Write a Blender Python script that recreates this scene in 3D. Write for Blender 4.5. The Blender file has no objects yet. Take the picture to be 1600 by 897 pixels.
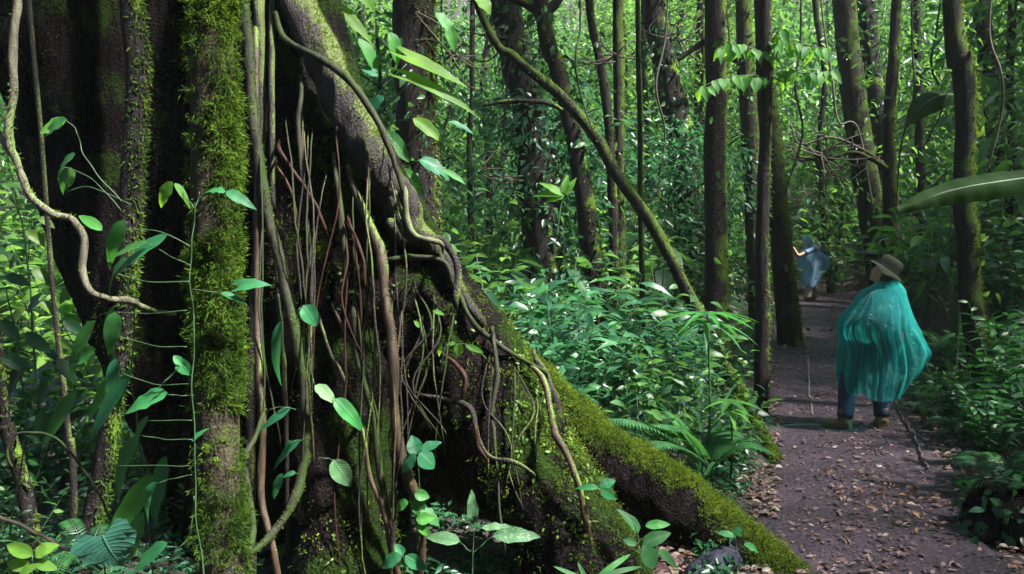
import bpy, math, mathutils
import numpy as np
V3 = mathutils.Vector
S = bpy.context.scene
COL = S.collection
rad = math.radians

# ------------------------------------------------------------------ camera, sky, sun, exposure
CAM_H, PITCH, FPX = 1.9, math.atan(75.5/1244), 1244.0
cam_d = bpy.data.cameras.new("camera"); cam = bpy.data.objects.new("camera", cam_d); COL.objects.link(cam)
cam.location = (0, 0, CAM_H); cam.rotation_euler = (rad(90)-PITCH, 0, 0)
cam_d.sensor_width = 36; cam_d.lens = 36*FPX/1600; cam_d.clip_start = .05; cam_d.clip_end = 1000
S.camera = cam
SUN_EL, SUN_AZ = rad(52), rad(116)      # azimuth clockwise from +Y: the sun stands to the right
w = bpy.data.worlds.new("World"); S.world = w; w.use_nodes = True
nt = w.node_tree; bg = nt.nodes["Background"]
sky = nt.nodes.new("ShaderNodeTexSky"); sky.sky_type = 'NISHITA'; sky.sun_disc = False
sky.sun_elevation = SUN_EL; sky.sun_rotation = SUN_AZ
nt.links.new(sky.outputs[0], bg.inputs[0]); bg.inputs[1].default_value = .075
sl = bpy.data.lights.new("sun", 'SUN'); sl.energy = 4.9; sl.angle = rad(4); sl.color = (1, .97, .9)
so = bpy.data.objects.new("sun", sl); COL.objects.link(so)
sdir = V3((math.sin(SUN_AZ)*math.cos(SUN_EL), math.cos(SUN_AZ)*math.cos(SUN_EL), math.sin(SUN_EL)))
so.rotation_euler = (-sdir).to_track_quat('-Z', 'Y').to_euler(); so.location = sdir*60
S.view_settings.view_transform = 'Standard'; S.view_settings.look = 'None'
S.view_settings.exposure = 2.3; S.view_settings.gamma = 1; S.view_settings.use_curve_mapping = False
S.render.engine = 'CYCLES'
cy = S.cycles
cy.max_bounces = 6; cy.diffuse_bounces = 3; cy.glossy_bounces = 2; cy.transmission_bounces = 4; cy.transparent_max_bounces = 8
cy.sample_clamp_indirect = 4.0; cy.caustics_reflective = False; cy.caustics_refractive = False
cy.use_denoising = True

# ------------------------------------------------------------------ numeric helpers
RNG = np.random.default_rng(7)
def nrmz(a):
    a = np.asarray(a, float); return a/np.maximum(np.linalg.norm(a, axis=-1, keepdims=True), 1e-9)
def _h(ix, iy, iz, s):
    n = (ix*374761393 + iy*668265263 + iz*2147483647 + s*974634777).astype(np.int64)
    n = (n ^ (n >> 13))*1274126177; n = n & 0xffffffff
    n = (n ^ (n >> 16)) & 0xffff
    return n/65535.0
def vnoise(p, seed=0):
    p = np.asarray(p, float); i = np.floor(p).astype(np.int64); f = p-i; f = f*f*(3-2*f)
    r = 0
    for dx in (0, 1):
        for dy in (0, 1):
            for dz in (0, 1):
                wgt = (f[..., 0] if dx else 1-f[..., 0])*(f[..., 1] if dy else 1-f[..., 1])*(f[..., 2] if dz else 1-f[..., 2])
                r = r+wgt*_h(i[..., 0]+dx, i[..., 1]+dy, i[..., 2]+dz, seed)
    return r*2-1
def fbm(p, o=3, seed=0):
    p = np.asarray(p, float); r = 0; a = 1
    for k in range(o): r = r+a*vnoise(p*2**k+k*7.3, seed+k); a *= .5
    return r/1.6
def sst(x, a, b):
    t = np.clip((np.asarray(x, float)-a)/(b-a), 0, 1); return t*t*(3-2*t)
CP, SP = math.cos(PITCH), math.sin(PITCH)
def P(px, py, d):                        # a point seen at pixel (px, py) of the 1600 px photo, d metres ahead
    a = (px-800)/FPX; b = (448.5-py)/FPX
    v = np.array([a, CP+b*SP, -SP+b*CP]); v = v/v[1]*d
    return np.array([v[0], v[1], v[2]+CAM_H])
def pix(p):
    x, y, z = p[0], p[1], p[2]-CAM_H
    f = y*CP-z*SP; u = y*SP+z*CP
    return 800+FPX*x/f, 448.5-FPX*u/f, y
def catmull(pts, n=8):
    p = np.asarray(pts, float)
    if len(p) < 3: 
        t = np.linspace(0, 1, n+1)[:, None]; return p[0]*(1-t)+p[1]*t
    q = np.vstack([2*p[0]-p[1], p, 2*p[-1]-p[-2]]); out = []
    for i in range(1, len(q)-2):
        for t in np.linspace(0, 1, n, endpoint=False):
            a, b, c, d = q[i-1], q[i], q[i+1], q[i+2]
            out.append(.5*((2*b)+(c-a)*t+(2*a-5*b+4*c-d)*t*t+(3*b-a-3*c+d)*t**3))
    out.append(q[-2]); return np.array(out)

# ------------------------------------------------------------------ terrain
PY_ = [-20, 0, 4.5, 6.3, 8.85, 14.2, 20, 28, 45]; PX_ = [-1.5, .7, 2.1, 2.75, 3.62, 5.25, 7.75, 12.5, 26]
def path_x(y): return np.interp(y, PY_, PX_)
def ground(x, y):
    x = np.asarray(x, float); y = np.asarray(y, float)
    s = x-path_x(y)
    z = .03*np.maximum(y-9, 0)
    R = np.hypot(x, y)
    z = z+.42*np.maximum(R-24, 0)
    br = np.maximum(s-.95, 0)
    z = z+np.where(br < 3, .62*br*sst(br, 0, .8), .62*3+.40*(br-3))*np.where(br > 25, 1, 1)
    z = z-.10*sst(-s, 1.0, 4)*sst(y, 4, 9)
    p = np.stack([x*.6, y*.6, x*0], -1)
    off = sst(np.abs(s), .6, 1.8)
    z = z+off*.10*fbm(p, 3, 5)+.018*fbm(p*4, 2, 9)
    return z
def G1(x, y): return float(ground(np.array([x]), np.array([y]))[0])
def G(px, py):                           # where the pixel's ray meets the ground
    for d in np.arange(2.5, 40, .02):
        q = P(px, py, d)
        if q[2] <= G1(q[0], q[1]): return q
    return P(px, py, 30)

# ------------------------------------------------------------------ mesh building
class Geo:
    def __init__(s): s.V = []; s.Q = []; s.T = []; s.UV = []; s.R = []; s.n = 0
    def add(s, V, Q=None, T=None, UV=None, R=None):
        V = np.asarray(V, float).reshape(-1, 3); m = len(V)
        if Q is not None and len(Q): s.Q.append(np.asarray(Q, int).reshape(-1, 4)+s.n)
        if T is not None and len(T): s.T.append(np.asarray(T, int).reshape(-1, 3)+s.n)
        s.V.append(V); s.UV.append(np.zeros((m, 2)) if UV is None else UV)
        s.R.append(np.full(m, .5) if R is None else np.broadcast_to(R, (m,)).astype(float)); s.n += m
        return s
    def arrays(s):
        V = np.vstack(s.V); Q = np.vstack(s.Q) if s.Q else np.zeros((0, 4), int); T = np.vstack(s.T) if s.T else np.zeros((0, 3), int)
        return V, Q, T
    def mesh(s, name, mat, smooth=True):
        V, Q, T = s.arrays(); me = bpy.data.meshes.new(name)
        me.vertices.add(len(V)); me.vertices.foreach_set("co", V.ravel())
        idx = np.concatenate([Q.ravel(), T.ravel()]).astype(np.int32); me.loops.add(len(idx)); me.loops.foreach_set("vertex_index", idx)
        nf = len(Q)+len(T); st = np.concatenate([np.arange(len(Q))*4, len(Q)*4+np.arange(len(T))*3]).astype(np.int32)
        me.polygons.add(nf); me.polygons.foreach_set("loop_start", st)
        me.polygons.foreach_set("loop_total", np.concatenate([np.full(len(Q), 4), np.full(len(T), 3)]).astype(np.int32))
        me.polygons.foreach_set("use_smooth", np.full(nf, smooth))
        uv = me.uv_layers.new(name="UVMap"); uv.data.foreach_set("uv", np.vstack(s.UV)[idx].ravel())
        at = me.attributes.new("rnd", 'FLOAT', 'POINT'); at.data.foreach_set("value", np.concatenate(s.R))
        me.update(calc_edges=True); me.validate()
        me.materials.append(mat); return me
def link(name, me, parent=None, loc=None):
    o = bpy.data.objects.new(name, me); COL.objects.link(o)
    if parent is not None: o.parent = parent
    if loc is not None: o.location = loc
    return o
def tag(o, label=None, cat=None, group=None, kind=None):
    for k, v in (('label', label), ('category', cat), ('group', group), ('kind', kind)):
        if v: o[k] = v
    return o
def empty(name, loc, label, cat, group=None):
    o = bpy.data.objects.new(name, None); COL.objects.link(o); o.location = [float(c) for c in loc]; o.empty_display_size = .1
    return tag(o, label, cat, group)
class Thing:                              # an Empty at the thing's base; parts are given in world coordinates
    def __init__(s, name, loc, label, cat, group=None):
        s.loc = np.asarray(loc, float); s.o = empty(name, loc, label, cat, group)
    def part(s, name, geo, mat, parent=None, smooth=True, label=None):
        g = Geo(); V, Q, T = geo.arrays(); g.add(V-s.loc, Q, T, np.vstack(geo.UV), np.concatenate(geo.R))
        o = link(name, g.mesh(name, mat, smooth), parent or s.o)
        if label: o['label'] = label
        return o
def copy_tree(o, parent=None):
    c = o.copy(); COL.objects.link(c); c.parent = parent
    for ch in [x for x in CH.get(o.name, [])]: copy_tree(ch, c)
    return c
CH = {}

def tube(geo, pts, r, sides=8, wob=0, wf=6, seed=0, rv=.5, cap=True):
    pts = np.asarray(pts, float); n = len(pts); r = np.broadcast_to(r, (n,)).astype(float)
    t = nrmz(np.gradient(pts, axis=0)); ref = np.array([.13, 1, .07]) if abs(t[0][1]) < .9 else np.array([1, 0, 0.])
    N = np.zeros((n, 3)); a = nrmz(np.cross(t[0], ref))
    for i in range(n):
        a = nrmz(a-t[i]*np.dot(a, t[i])); N[i] = a
    B = np.cross(t, N); th = np.arange(sides)*2*math.pi/sides
    ring = N[:, None]*np.cos(th)[None, :, None]+B[:, None]*np.sin(th)[None, :, None]
    V = pts[:, None]+ring*r[:, None, None]
    if wob:
        k = 1+wob*fbm(V*np.array([wf, wf, wf*.35]), 3, seed); V = pts[:, None]+ring*(r[:, None]*k)[..., None]
    i = np.arange(n-1)[:, None]*sides; j = np.arange(sides)[None]; j2 = (j+1) % sides
    Q = np.stack([i+j, i+j2, i+sides+j2, i+sides+j], -1).reshape(-1, 4)
    UV = np.stack(np.broadcast_arrays(th[None]/6.2832, np.linspace(0, 1, n)[:, None]), -1).reshape(-1, 2)
    V = V.reshape(-1, 3); T = []
    if cap:
        V = np.vstack([V, pts[0], pts[-1]]); UV = np.vstack([UV, [[0, 0], [0, 1]]]); m = n*sides
        T = [(m, (k+1) % sides, k) for k in range(sides)]+[(m+1, m-sides+k, m-sides+(k+1) % sides) for k in range(sides)]
    geo.add(V, Q, T, UV, rv); return geo

def _tmpl(rows, cols, shape):
    V = []; F = []; 
    vs = np.linspace(-.5, .5, cols)
    for (u, wd) in rows:
        for v in vs: V.append(shape(u, v, wd))
    n = len(rows)
    for i in range(n-1):
        for j in range(cols-1):
            a = i*cols+j; F.append((a, a+1, a+cols+1, a+cols))
    uv = [(u, v+.5) for (u, wd) in rows for v in vs]
    return np.array(V, float), np.array(F), np.array(uv, float)
def _pl(u, v, wd): return (u, v*wd, abs(v)*wd)
def ov(u): return max(.001, math.sin(math.pi*min(1, u**.75))**.8)
def lan(u): return max(.001, (math.sin(math.pi*u**.62))**.9)
def heart(u, v, wd): return (u-.30*abs(v*2)**1.3*max(0, 1-u*2.2)*1.0+.0, v*wd, abs(v)*wd)
US = [0, .08, .18, .3, .44, .58, .72, .85, .94, 1]
TM = {
 'd': (np.array([(0, 0, 0), (.42, .5, .5), (1, 0, 0), (.42, -.5, .5)], float), None, np.array([(0, .5), (.42, 1), (1, .5), (.42, 0)], float)),
 'm': _tmpl([(0, .02), (.22, .75), (.5, 1), (.78, .6), (1, .01)], 3, _pl),
 'lan': _tmpl([(0, .02), (.15, .6), (.38, 1), (.65, .72), (1, .01)], 3, _pl),
 'h': _tmpl([(u, ov(u)) for u in US], 5, _pl),
 'hl': _tmpl([(u, lan(u)) for u in US], 5, _pl),
 'heart': _tmpl([(0, .62), (.08, .85), (.2, 1), (.33, .98), (.48, .82), (.62, .6), (.76, .36), (.88, .16), (1, .01)], 7, heart),
 'strap': _tmpl([(u, min(1, .45+u*2)*(1-u**5)+.003) for u in np.linspace(0, 1, 9)], 3, _pl),
}
def leaves(geo, pos, dr, nr, L, W, tm='m', droop=.25, fold=.25, rnd=None, wave=0, curl=0):
    pos = np.atleast_2d(pos); N = len(pos); dr = nrmz(np.broadcast_to(dr, (N, 3))); nr = np.broadcast_to(nr, (N, 3))
    sd = nrmz(np.cross(nr, dr)); nr = np.cross(dr, sd)
    L = np.broadcast_to(L, (N,)); W = np.broadcast_to(W, (N,)); rnd = RNG.random(N) if rnd is None else np.broadcast_to(rnd, (N,))
    tv, tq, tuv = TM[tm]; m = len(tv); dp = np.broadcast_to(droop, (N,))
    u = tv[:, 0]; v = tv[:, 1]; z = tv[:, 2]
    lift = fold*z[None]*W[:, None]-dp[:, None]*(u**2)[None]*L[:, None]-curl*(np.abs(v)*2)[None]**2*W[:, None]
    if wave:
        ph = RNG.random(N)*6
        lift = lift+wave*W[:, None]*np.sin(u[None]*17+ph[:, None])*np.abs(v)[None]*1.3
    sh = 1-.35*dp[:, None]**2*(u**2)[None]
    P_ = pos[:, None]+dr[:, None]*(u[None]*sh*L[:, None])[..., None]+sd[:, None]*(v[None]*W[:, None])[..., None]+nr[:, None]*lift[..., None]
    off = (np.arange(N)*m)[:, None, None]
    uv = np.tile(tuv, (N, 1)); R = np.repeat(rnd, m)
    if tq is None:
        T = (np.array([[0, 1, 2], [0, 2, 3]])[None]+off).reshape(-1, 3); geo.add(P_.reshape(-1, 3), None, T, uv, R)
    else: geo.add(P_.reshape(-1, 3), (tq[None]+off).reshape(-1, 4), None, uv, R)
    return geo
def rdir(n, zs=1.0, zb=0):
    v = RNG.normal(size=(n, 3)); v[:, 2] = v[:, 2]*zs+zb; return nrmz(v)

def sample_surface(V, Q, T, n):
    tri = np.vstack([Q[:, [0, 1, 2]], Q[:, [0, 2, 3]], T]) if len(Q) else T
    a, b, c = V[tri[:, 0]], V[tri[:, 1]], V[tri[:, 2]]; cr = np.cross(b-a, c-a); ar = np.linalg.norm(cr, axis=1)
    k = RNG.choice(len(tri), n, p=ar/ar.sum()); r1 = np.sqrt(RNG.random(n))[:, None]; r2 = RNG.random(n)[:, None]
    return a[k]*(1-r1)+b[k]*r1*(1-r2)+c[k]*r1*r2, nrmz(cr[k])
def front(V, Q, T, zmax=5.2, ny=.35):
    tri = np.vstack([Q[:, [0, 1, 2]], Q[:, [0, 2, 3]], T]) if len(Q) else T
    A, B, C_ = V[tri[:, 0]], V[tri[:, 1]], V[tri[:, 2]]; n = nrmz(np.cross(B-A, C_-A)); return V, np.zeros((0, 4), int), tri[(n[:, 1] < ny) & (A[:, 2] < zmax) & (A[:, 2] > -.1)]
def clumps(geo, V, Q, T, n, mask, k=16, size=.03, width=.0035, spread=.012, hang=.6, out=.7, tm='d'):
    p, nn = sample_surface(V, Q, T, n); keep = RNG.random(n) < mask(p, nn); p, nn = p[keep], nn[keep]; n = len(p)
    cd = nrmz(nn*out+RNG.normal(size=(n, 3))*.45+np.array([0, 0, -hang])); sz = size*(.45+.9*RNG.random(n)**1.5); cr = np.clip(.45+.5*fbm(p*5, 2, 33)+RNG.normal(size=n)*.16, 0, 1)
    p = p+nn*(np.clip(fbm(p*8, 2, 91)+.1, 0, 1)*size*.9)[:, None]
    P_ = np.repeat(p, k, 0)+RNG.normal(size=(n*k, 3))*spread; D_ = nrmz(np.repeat(cd, k, 0)+RNG.normal(size=(n*k, 3))*.55)
    P_ = P_+np.repeat(cd*sz[:, None], k, 0)*(RNG.random(n*k)*.8)[:, None]
    L = np.repeat(sz, k)*(.3+.6*RNG.random(n*k)); leaves(geo, P_, D_, rdir(n*k), L, width*(.6+.8*RNG.random(n*k)), tm, .4, .3, np.clip(np.repeat(cr, k)+RNG.normal(size=n*k)*.1, 0, 1)); return geo
def moss_on(geo, V, Q, T, n, mask, size=.025, width=.006, blades=3, hang=.6, tm='d', lift=0.0):
    p, nn = sample_surface(V, Q, T, n); m = mask(p, nn); keep = RNG.random(n) < m
    p, nn = p[keep], nn[keep]; 
    if not len(p): return geo
    p = np.repeat(p, blades, 0); nn = np.repeat(nn, blades, 0); k = len(p)
    d = nrmz(nn*.9+RNG.normal(size=(k, 3))*.65+np.array([0, 0, -hang]))
    cl = np.clip(.5+.5*fbm(p*6, 2, 33)+RNG.normal(size=k)*.16, 0, 1)
    leaves(geo, p-nn*.002+nn*lift, d, rdir(k), size*(.5+RNG.random(k)), width*(.6+.8*RNG.random(k)), tm, .3, .3, cl)
    return geo

# ------------------------------------------------------------------ materials
def newmat(name):
    m = bpy.data.materials.new(name); m.use_nodes = True; t = m.node_tree; t.nodes.clear()
    out = t.nodes.new("ShaderNodeOutputMaterial"); return m, t, out
def nd(t, typ, **k):
    n = t.nodes.new(typ)
    for a, v in k.items():
        if a.startswith('i_'):
            n.inputs[int(a[2:])].default_value = v
        else: setattr(n, a, v)
    return n
def ramp(t, fac, stops):
    r = t.nodes.new("ShaderNodeValToRGB"); e = r.color_ramp.elements
    while len(e) < len(stops): e.new(.5)
    for el, (p, c) in zip(e, stops): el.position = p; el.color = (*c, 1)
    t.links.new(fac, r.inputs[0]); return r.outputs[0]
def mathn(t, op, a, b=None, clamp=False):
    n = t.nodes.new("ShaderNodeMath"); n.operation = op; n.use_clamp = clamp
    for i, v in enumerate((a, b)):
        if v is None: continue
        if isinstance(v, (int, float)): n.inputs[i].default_value = v
        else: t.links.new(v, n.inputs[i])
    return n.outputs[0]
def mixc(t, f, a, b, mode='MIX'):
    n = t.nodes.new("ShaderNodeMix"); n.data_type = 'RGBA'; n.blend_type = mode
    for s, v in ((n.inputs[0], f), (n.inputs[6], a), (n.inputs[7], b)):
        if isinstance(v, (int, float)): s.default_value = v
        elif isinstance(v, tuple): s.default_value = (*v, 1)
        else: t.links.new(v, s)
    return n.outputs[2]
def leaf_mat(name, cols, trans=(.12, .32, .02), tf=.4, rough=.42, veins=0, spec=.45, obvar=.35, pale=None, nveins=30, blotch=0):
    m, t, out = newmat(name); at = nd(t, "ShaderNodeAttribute", attribute_name="rnd"); oi = nd(t, "ShaderNodeObjectInfo")
    n = len(cols); col = ramp(t, at.outputs['Fac'], [(i/(n-1) if n > 1 else 0, c) for i, c in enumerate(cols)])
    hsv = nd(t, "ShaderNodeHueSaturation"); t.links.new(col, hsv.inputs['Color'])
    t.links.new(mathn(t, 'MULTIPLY_ADD', oi.outputs['Random'], obvar*2), hsv.inputs['Value'])
    hsv.inputs['Value'].links[0].from_node.inputs[2].default_value = 1-obvar*.7
    t.links.new(mathn(t, 'MULTIPLY_ADD', oi.outputs['Random'], -.05), hsv.inputs['Hue']); hsv.inputs['Hue'].links[0].from_node.inputs[2].default_value = .525
    c = hsv.outputs[0]; pr = nd(t, "ShaderNodeBsdfPrincipled"); pr.inputs['Roughness'].default_value = rough; pr.inputs['Specular IOR Level'].default_value = spec
    tc = mixc(t, 1.0, c, tuple(min(1, x*7) for x in trans), 'MULTIPLY'); tc = mixc(t, .55, tc, trans)
    if veins:
        uv = nd(t, "ShaderNodeUVMap"); sep = nd(t, "ShaderNodeSeparateXYZ"); t.links.new(uv.outputs[0], sep.inputs[0])
        v = mathn(t, 'ABSOLUTE', mathn(t, 'SUBTRACT', sep.outputs[1], .5))
        ph = mathn(t, 'SUBTRACT', mathn(t, 'MULTIPLY', sep.outputs[0], nveins*2.0), mathn(t, 'MULTIPLY', v, nveins*1.1))
        sv = mathn(t, 'POWER', mathn(t, 'ABSOLUTE', mathn(t, 'SINE', ph)), 6)
        rib = mathn(t, 'SUBTRACT', 1, mathn(t, 'MULTIPLY', v, 28), True)
        vv = mathn(t, 'MAXIMUM', mathn(t, 'MULTIPLY', sv, .35), rib)
        c = mixc(t, mathn(t, 'MULTIPLY', vv, .28), c, pale or (.16, .28, .08))
        bp = nd(t, "ShaderNodeBump"); bp.inputs['Strength'].default_value = veins; bp.inputs['Distance'].default_value = .004
        t.links.new(mathn(t, 'SUBTRACT', 1, vv), bp.inputs['Height']); t.links.new(bp.outputs[0], pr.inputs['Normal'])
    nz = nd(t, "ShaderNodeTexNoise"); nz.inputs['Scale'].default_value = 9; tcn = nd(t, "ShaderNodeTexCoord"); t.links.new(tcn.outputs['Object'], nz.inputs['Vector'])
    c = mixc(t, 1.0, c, ramp(t, nz.outputs[0], [(.3, (.65, .7, .75)), (.7, (1.3, 1.25, 1.1))]), 'MULTIPLY')
    if blotch:
        nb = nd(t, "ShaderNodeTexNoise"); nb.inputs['Scale'].default_value = 60; t.links.new(tcn.outputs['Object'], nb.inputs['Vector'])
        c = mixc(t, ramp(t, nb.outputs[0], [(.58, (0, 0, 0)), (.66, (blotch,)*3)]), c, (.2, .26, .17) if blotch > .5 else (.10, .085, .03))
    t.links.new(c, pr.inputs['Base Color'])
    tr = nd(t, "ShaderNodeBsdfTranslucent"); t.links.new(tc, tr.inputs[0])
    mx = nd(t, "ShaderNodeMixShader"); mx.inputs[0].default_value = tf
    t.links.new(pr.outputs[0], mx.inputs[1]); t.links.new(tr.outputs[0], mx.inputs[2]); t.links.new(mx.outputs[0], out.inputs[0]); return m
def bark_mat(name, c1, c2, moss=0.0, mossc=((.03, .06, .01), (.12, .2, .02)), rough=.8, sc=14, bump=.9, wet=0, lich=0, dist=.03, mside=(.6, 0, .5)):
    m, t, out = newmat(name); tc = nd(t, "ShaderNodeTexCoord"); mp = nd(t, "ShaderNodeMapping"); mp.inputs['Scale'].default_value = (1, 1, .22)
    t.links.new(tc.outputs['Object'], mp.inputs[0])
    n1 = nd(t, "ShaderNodeTexNoise"); n1.inputs['Scale'].default_value = sc; n1.inputs['Detail'].default_value = 8; n1.inputs['Roughness'].default_value = .65; t.links.new(mp.outputs[0], n1.inputs[0])
    n2 = nd(t, "ShaderNodeTexNoise"); n2.inputs['Scale'].default_value = sc*6; n2.inputs['Detail'].default_value = 4; t.links.new(tc.outputs['Object'], n2.inputs[0])
    n3 = nd(t, "ShaderNodeTexNoise"); n3.inputs['Scale'].default_value = 3.2; n3.inputs['Detail'].default_value = 5; t.links.new(tc.outputs['Object'], n3.inputs[0])
    col = ramp(t, n1.outputs[0], [(.35, c1), (.65, c2)])
    col = mixc(t, .6, col, ramp(t, n2.outputs[0], [(.35, (.45,)*3), (.7, (1.5,)*3)]), 'MULTIPLY')
    if lich:
        n4 = nd(t, "ShaderNodeTexNoise"); n4.inputs['Scale'].default_value = 55; n4.inputs['Detail'].default_value = 3; t.links.new(tc.outputs['Object'], n4.inputs[0])
        col = mixc(t, ramp(t, n4.outputs[0], [(.58, (0,)*3), (.7, (lich,)*3)]), col, (.22, .24, .25))
    h = mathn(t, 'ADD', n1.outputs[0], mathn(t, 'MULTIPLY', n2.outputs[0], .35))
    if moss:
        ge = nd(t, "ShaderNodeNewGeometry"); dp = nd(t, "ShaderNodeVectorMath", operation='DOT_PRODUCT'); t.links.new(ge.outputs['Normal'], dp.inputs[0]); dp.inputs[1].default_value = mside
        f = mathn(t, 'ADD', mathn(t, 'MULTIPLY', dp.outputs['Value'], .28), mathn(t, 'ADD', n3.outputs[0], mathn(t, 'MULTIPLY', n2.outputs[0], .35)))
        mk = ramp(t, f, [(1.02-moss*.55, (0,)*3), (1.12-moss*.55, (1,)*3)])
        mc = ramp(t, n2.outputs[0], [(.3, mossc[0]), (.7, mossc[1])]); col = mixc(t, mk, col, mc)
    pr = nd(t, "ShaderNodeBsdfPrincipled"); pr.inputs['Roughness'].default_value = rough; pr.inputs['Specular IOR Level'].default_value = .12+wet
    bp = nd(t, "ShaderNodeBump"); bp.inputs['Strength'].default_value = bump; bp.inputs['Distance'].default_value = dist; t.links.new(h, bp.inputs['Height'])
    t.links.new(col, pr.inputs['Base Color']); t.links.new(bp.outputs[0], pr.inputs['Normal']); t.links.new(pr.outputs[0], out.inputs[0]); return m
def plain_mat(name, c, rough=.7, spec=.4, var=.25, sc=30, bump=.2, metallic=0):
    m, t, out = newmat(name); tc = nd(t, "ShaderNodeTexCoord"); n1 = nd(t, "ShaderNodeTexNoise"); n1.inputs['Scale'].default_value = sc; n1.inputs['Detail'].default_value = 5; t.links.new(tc.outputs['Object'], n1.inputs[0])
    pr = nd(t, "ShaderNodeBsdfPrincipled"); pr.inputs['Roughness'].default_value = rough; pr.inputs['Specular IOR Level'].default_value = spec; pr.inputs['Metallic'].default_value = metallic
    t.links.new(ramp(t, n1.outputs[0], [(.3, tuple(x*(1-var) for x in c)), (.7, tuple(min(1, x*(1+var)) for x in c))]), pr.inputs['Base Color'])
    bp = nd(t, "ShaderNodeBump"); bp.inputs['Strength'].default_value = bump; bp.inputs['Distance'].default_value = .01; t.links.new(n1.outputs[0], bp.inputs['Height']); t.links.new(bp.outputs[0], pr.inputs['Normal'])
    t.links.new(pr.outputs[0], out.inputs[0]); return m
M = {}
M['leaf_mid'] = leaf_mat('leaf_mid', [(.008, .032, .014), (.018, .062, .026), (.035, .11, .036), (.08, .18, .05)], (.17, .42, .07), .45, .42, spec=.45)
M['leaf_cool'] = leaf_mat('leaf_cool', [(.008, .042, .022), (.02, .085, .042), (.04, .13, .06)], (.10, .34, .10), .38, .36, spec=.6)
M['leaf_warm'] = leaf_mat('leaf_warm', [(.022, .06, .016), (.045, .12, .025), (.10, .21, .04)], (.26, .52, .08), .55, .45, spec=.35)
M['leaf_dark'] = leaf_mat('leaf_dark', [(.008, .04, .014), (.016, .065, .022), (.026, .09, .03)], (.05, .2, .03), .35, .42, spec=.35)
M['leaf_teal'] = leaf_mat('leaf_teal', [(.018, .11, .05), (.03, .17, .06)], (.08, .34, .09), .35, .4, .5, spec=.3, pale=(.12, .3, .16), obvar=.2)
M['leaf_yellow'] = leaf_mat('leaf_yellow', [(.05, .16, .025), (.10, .26, .035)], (.38, .72, .05), .6, .45, .4, spec=.3, obvar=.2)
M['leaf_front'] = leaf_mat('leaf_front', [(.02, .10, .025), (.04, .17, .04), (.07, .24, .04)], (.13, .45, .05), .4, .45, .4, spec=.3, blotch=.35, obvar=.25)
M['leaf_spot'] = leaf_mat('leaf_spot', [(.04, .12, .05), (.09, .2, .09)], (.10, .30, .08), .3, .5, .8, spec=.3, pale=(.3, .4, .28), obvar=.2, blotch=.7, nveins=16)
M['leaf_blue'] = leaf_mat('leaf_blue', [(.02, .08, .06), (.03, .11, .08)], (.04, .2, .08), .2, .35, .8, pale=(.05, .16, .11), obvar=.15, nveins=18)
M['fern'] = leaf_mat('fern_leaf', [(.03, .12, .04), (.05, .17, .05)], (.10, .32, .05), .4)
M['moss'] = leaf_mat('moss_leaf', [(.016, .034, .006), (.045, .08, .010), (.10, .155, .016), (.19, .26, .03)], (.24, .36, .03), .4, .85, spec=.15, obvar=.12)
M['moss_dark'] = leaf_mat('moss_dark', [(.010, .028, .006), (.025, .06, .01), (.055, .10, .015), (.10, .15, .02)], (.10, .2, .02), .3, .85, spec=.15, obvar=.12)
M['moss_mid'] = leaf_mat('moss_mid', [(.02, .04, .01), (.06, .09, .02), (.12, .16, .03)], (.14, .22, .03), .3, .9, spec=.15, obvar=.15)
M['stem'] = plain_mat('green_stem', (.03, .07, .028), .5)
M['stem_pale'] = plain_mat('pale_stem', (.09, .17, .08), .5)
M['twig'] = plain_mat('twig', (.045, .035, .025), .8, bump=.5)
M['bark_dark'] = bark_mat('bark_dark', (.004, .003, .003), (.019, .015, .014), .35, lich=.2)
M['bark_purple'] = bark_mat('bark_purple', (.006, .004, .005), (.034, .023, .025), .5, lich=.35)
M['bark_moss'] = bark_mat('bark_moss', (.004, .0035, .003), (.024, .020, .015), .62, ((.018, .034, .006), (.06, .095, .014)), lich=.25)
M['bark_giant'] = bark_mat('bark_giant', (.0016, .0014, .0016), (.014, .010, .0105), .42, ((.006, .013, .003), (.020, .038, .007)), rough=.6, sc=11, wet=-.09, lich=.05, dist=.09)
M['bark_root'] = bark_mat('bark_root', (.004, .003, .003), (.022, .014, .0135), .4, ((.03, .05, .01), (.09, .12, .02)), rough=.6, sc=16, wet=.2)
M['root_orange'] = bark_mat('root_orange', (.012, .007, .004), (.062, .038, .022), .3, rough=.55, sc=24, wet=.2, dist=.01)
M['root_red'] = bark_mat('root_red', (.014, .006, .005), (.045, .020, .014), 0, rough=.5, sc=24, dist=.006)
M['root_grey'] = bark_mat('root_grey', (.010, .010, .008), (.045, .044, .030), .5, ((.012, .024, .006), (.03, .05, .012)), rough=.6, sc=24, dist=.01)
M['liana_pale'] = bark_mat('liana_pale', (.045, .042, .032), (.15, .14, .10), .3, ((.06, .10, .03), (.14, .2, .06)), rough=.7, sc=30, dist=.01)
M['bark_pole'] = bark_mat('bark_pole', (.012, .010, .006), (.055, .045, .03), .30, ((.02, .035, .006), (.06, .085, .015)), lich=.2)
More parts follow.
